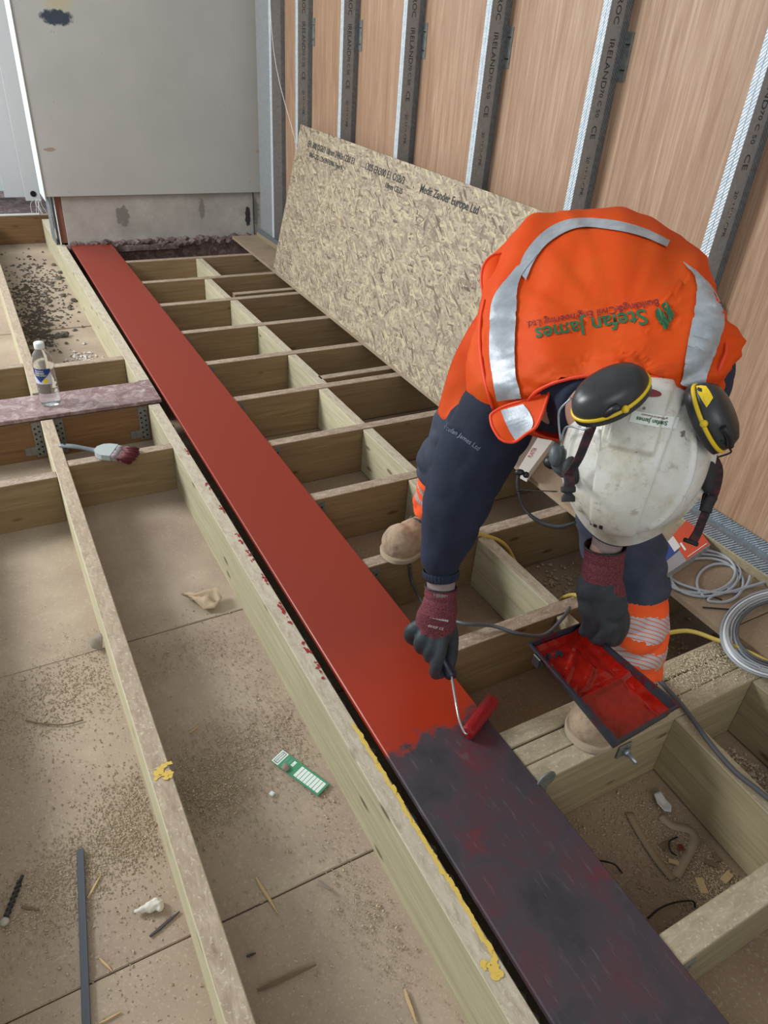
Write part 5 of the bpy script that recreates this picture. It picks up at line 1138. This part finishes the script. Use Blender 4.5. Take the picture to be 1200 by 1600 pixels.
def patch(name, x0, y0, x1, y1, m, n_=8, off=.0012, ell=False):
    bm = bmesh.new(); G_ = []
    for j in range(n_ + 1):
        row = []
        for i in range(n_ + 1):
            u, v = i / n_ * 2 - 1, j / n_ * 2 - 1
            if ell: u, v = u * math.sqrt(1 - v * v / 2), v * math.sqrt(1 - u * u / 2) if False else v * math.sqrt(1 - (i / n_ * 2 - 1) ** 2 / 2)
            row.append(bm.verts.new(shell_pt((x0 + x1) / 2 + u * (x1 - x0) / 2, (y0 + y1) / 2 + v * (y1 - y0) / 2, off)))
        G_.append(row)
    for j in range(n_):
        for i in range(n_): bm.faces.new((G_[j][i], G_[j][i + 1], G_[j + 1][i + 1], G_[j + 1][i])).smooth = True
    return bm_mesh(name, bm, m, HM, True)
patch('name_sticker', -.012, -.083, .055, -.066, plain('sticker_white', srgb(226, 230, 222), .35))
def stext(s, size, x, y, m):
    me = textmesh(s, size, True)
    for v in me.vertices: v.co = shell_pt(x - v.co.x * 1.0, y + v.co.y, .0020)
    return link('sticker_text', me, m, HM)
stext('Stefan James', .0088, .019, -.0725, M_lgreen); stext('Building&Civil Engineering', .0035, .021, -.0795, M_lmar)
patch('red_oval_badge', -.016, -.117, .022, -.106, plain('badge_red', srgb(126, 40, 44), .4), 8, .0012, True)
for k in range(3): patch('vent_slot', -.040 + k * .010, .118 - k * .002, -.034 + k * .010, .124, M_hole, 3, .0008)
# ear defenders folded onto the back of the helmet
M_cup = NT('ear_cup_black', .35); o_ = M_cup.noise(M_cup.co((1, 1, 1)), 12, 4); M_cup.color(M_cup.ramp(o_, [(.4, srgb(34, 36, 38)), (.75, srgb(58, 60, 62))])); M_cup = M_cup.m; M_yel = plain('ear_cup_yellow', srgb(222, 188, 30), .4)
def cup(c, ax1, nrm_, a, b, h):
    a1 = ax1.normalized(); nn = (nrm_ - a1 * nrm_.dot(a1)).normalized(); a2 = nn.cross(a1)
    E_ = empty('ear_defender', (0, 0, 0)); E_.parent = HM
    def ringm(name, prof, m):
        bm = bmesh.new(); rr = [[bm.verts.new(c + a1 * math.cos(k * math.tau / 40) * a * s_ + a2 * math.sin(k * math.tau / 40) * b * s_ + nn * z) for k in range(40)] for s_, z in prof]
        for r0, r1 in zip(rr, rr[1:]):
            for k in range(40): bm.faces.new((r0[k], r0[(k + 1) % 40], r1[(k + 1) % 40], r1[k])).smooth = True
        bm.faces.new(rr[0]); bm.faces.new(rr[-1]); return bm_mesh(name, bm, m, HM if False else HM, True)
    bpy.data.objects.remove(E_)
    o = ringm('ear_cup', [(.86, -.012), (1.0, -.008), (1.0, 0), (1.01, .001)], M_cup)
    y = ringm('yellow_trim', [(1.01, .0012), (1.03, .003), (1.03, .006), (.99, .0075)], M_yel)
    t = ringm('cup_shell', [(.985, .0076), (.98, .012), (.93, h * .55), (.8, h * .8), (.55, h * .94), (.25, h), (.02, h)], M_cup)
    bm = bmesh.new(); ball(bm, c + a2 * -b * 1.02 + nn * .006, (.006, .006, .006)); bm_mesh('pivot_knob', bm, M_yel, HM, True)
    return c, a1, a2, nn
c1 = Q(955, 622, 1.075); cup(c1, (RX * .86 - RY * .51 - RZ * .1), (-RZ * .62 - RX * .42 - RY * .62), .062, .043, .040)
c2 = Q(1103, 655, 1.095); cup(c2, (RX * .42 + RY * .9 + RZ * .05), (-RZ * .62 + RX * .80 - RY * .12), .056, .044, .040)
# yellow corner flash on the right cup
cs_ = [o for o in HM.children if o.name.startswith('cup_shell')][-1]; dg.update(); cb_ = BVHTree.FromObject(cs_, bpy.context.evaluated_depsgraph_get())
pp_ = [hit(cb_, x, y, .0012) for x, y in ((1088, 604), (1096, 603), (1103, 604), (1109, 612), (1114, 622), (1109, 630), (1104, 637), (1097, 626), (1091, 615), (1100, 616))]
if all(p is not None for p in pp_): mesh('yellow_flash', pp_, [(9, i, (i + 1) % 9) for i in range(9)], M_yel, HM)
else: print('flash miss')
# adapters, wires and straps
M_strap = NT('maroon_black_strap', .8); w = M_strap.noise(M_strap.co((1, 1, 1)), 60, 2); M_strap.color(M_strap.ramp(w, [(.4, srgb(30, 24, 28)), (.7, srgb(84, 34, 40))])); M_strap = M_strap.m
M_kgrey = plain('knob_grey', srgb(76, 84, 88), .5)
def hpart(name, pts, r, m, **k): return tubeo(name, pts, r, m, HM, 10, 5, **k)
bm = bmesh.new(); ball(bm, Q(880, 720, 1.20), (.022, .026, .012), (RX, RY, RZ), 16); ball(bm, Q(868, 712, 1.19), (.012, .020, .014), (RX, RY, RZ), 12); bm_mesh('side_adapter', bm, M_kgrey, HM, True)
bm = bmesh.new(); ball(bm, Q(895, 735, 1.165), (.018, .024, .012), (RX, RY, RZ), 16); bm_mesh('ratchet_knob', bm, M_rubber, HM, True)
bm = bmesh.new(); ball(bm, Q(1106, 735, 1.19), (.016, .040, .012), (RX, RY, RZ), 16); bm_mesh('side_adapter', bm, M_rubber, HM, True)
hpart('wire_arm', [Q(893, 622, 1.13), Q(875, 640, 1.15), Q(873, 660, 1.16), Q(876, 690, 1.17)], .0016, M_galv)
hpart('wire_arm', [Q(876, 690, 1.17), Q(884, 668, 1.15), Q(900, 668, 1.12), Q(914, 671, 1.10), Q(928, 662, 1.08), Q(950, 642, 1.05)], .0016, M_galv)
hpart('arm_bracket', [Q(928, 662, 1.075), Q(955, 642, 1.035), Q(968, 636, 1.03)], .0055, M_black)
hpart('wire_arm', [Q(1128, 690, 1.06), Q(1141, 702, 1.09), Q(1140, 708, 1.12), Q(1122, 714, 1.16)], .0016, M_black)
hpart('arm_bracket', [Q(1130, 668, 1.045), Q(1139, 680, 1.05), Q(1141, 697, 1.07)], .0055, M_black)
def strap(name, pts, w_, m=None):
    bm = bmesh.new(); tube_bm(bm, pts, w_, 10, 6, flat=.18, side=RX); return bm_mesh(name, bm, m or M_strap, HM, True)
strap('chin_strap', [Q(925, 665, 1.12), Q(915, 690, 1.11), Q(905, 715, 1.12), Q(893, 735, 1.14), Q(884, 745, 1.15), Q(878, 742, 1.17)], .0075)
strap('chin_strap', [Q(886, 738, 1.15), Q(890, 752, 1.135), Q(888, 765, 1.13)], .009)
bm = bmesh.new(); tube_bm(bm, [Q(888, 760, 1.125), Q(888, 768, 1.125), Q(888, 771, 1.125), Q(888, 776, 1.125), Q(888, 784, 1.125)], [.012, .012, .006, .011, .011], 12, 4, flat=.45, side=RX); bm_mesh('strap_buckle', bm, M_rubber, HM, True)
strap('chin_strap', [Q(1112, 712, 1.19), Q(1122, 735, 1.20), Q(1118, 765, 1.22), Q(1108, 788, 1.23), Q(1098, 812, 1.24), Q(1090, 832, 1.25), Q(1082, 846, 1.25)], .0085)
bm = bmesh.new(); tube_bm(bm, [Q(1113, 775, 1.215), Q(1105, 790, 1.22), Q(1102, 800, 1.22)], .011, 12, 4, flat=.5, side=RX); tube_bm(bm, [Q(1102, 770, 1.22), Q(1098, 790, 1.22)], .004, 8, 2); bm_mesh('strap_buckle', bm, M_rubber, HM, True)
bm = bmesh.new(); tube_bm(bm, [Q(1069, 843, 1.25), Q(1090, 851, 1.25)], .004, 8, 1); bm_mesh('strap_end', bm, M_rubber, HM, True)
strap('rear_harness_strap', [Q(868, 768, 1.21), Q(845, 767, 1.24), Q(822, 766, 1.26), Q(810, 768, 1.27)], .006, M_rubber)
hpart('hanging_cord', [Q(812, 735, 1.27), Q(809, 752, 1.27), Q(811, 772, 1.27), Q(818, 792, 1.27), Q(832, 808, 1.26), Q(850, 818, 1.25), Q(875, 823, 1.23), Q(900, 816, 1.21)], [.003, .0035, .0025, .002, .0035, .0045, .0045, .002], M_rubber)
bm = bmesh.new(); ball(bm, Q(812, 738, 1.268), (.009, .006, .006), (RX, RY, RZ), 10); ball(bm, Q(822, 742, 1.268), (.006, .006, .006), (RX, RY, RZ), 10); bm_mesh('cord_toggle', bm, M_black, HM, True)
bm = bmesh.new(); ball(bm, Q(868, 722, 1.235), (.022, .014, .012), (RX, RY, RZ), 12); bm_mesh('ear_seal', bm, M_black, HM, True)
# sleeve wording
dg.update(); jb = BVHTree.FromObject(jump, bpy.context.evaluated_depsgraph_get())
a0 = hit(jb, 722, 683, 0)
if a0 is not None: decal_on(jb, 'sleeve_lettering', textmesh('Stefan James Ltd', .012), a0, (RX * .78 + RY * .62).normalized(), (RX * .62 - RY * .78).normalized(), RZ, .002, plain('faded_print', srgb(120, 126, 146), .7), jump)
foot = Vector((1.03, 1.15, 0))
for o in list(PER.children):
    o.matrix_parent_inverse = Matrix.Translation(-foot)
PER.location = foot
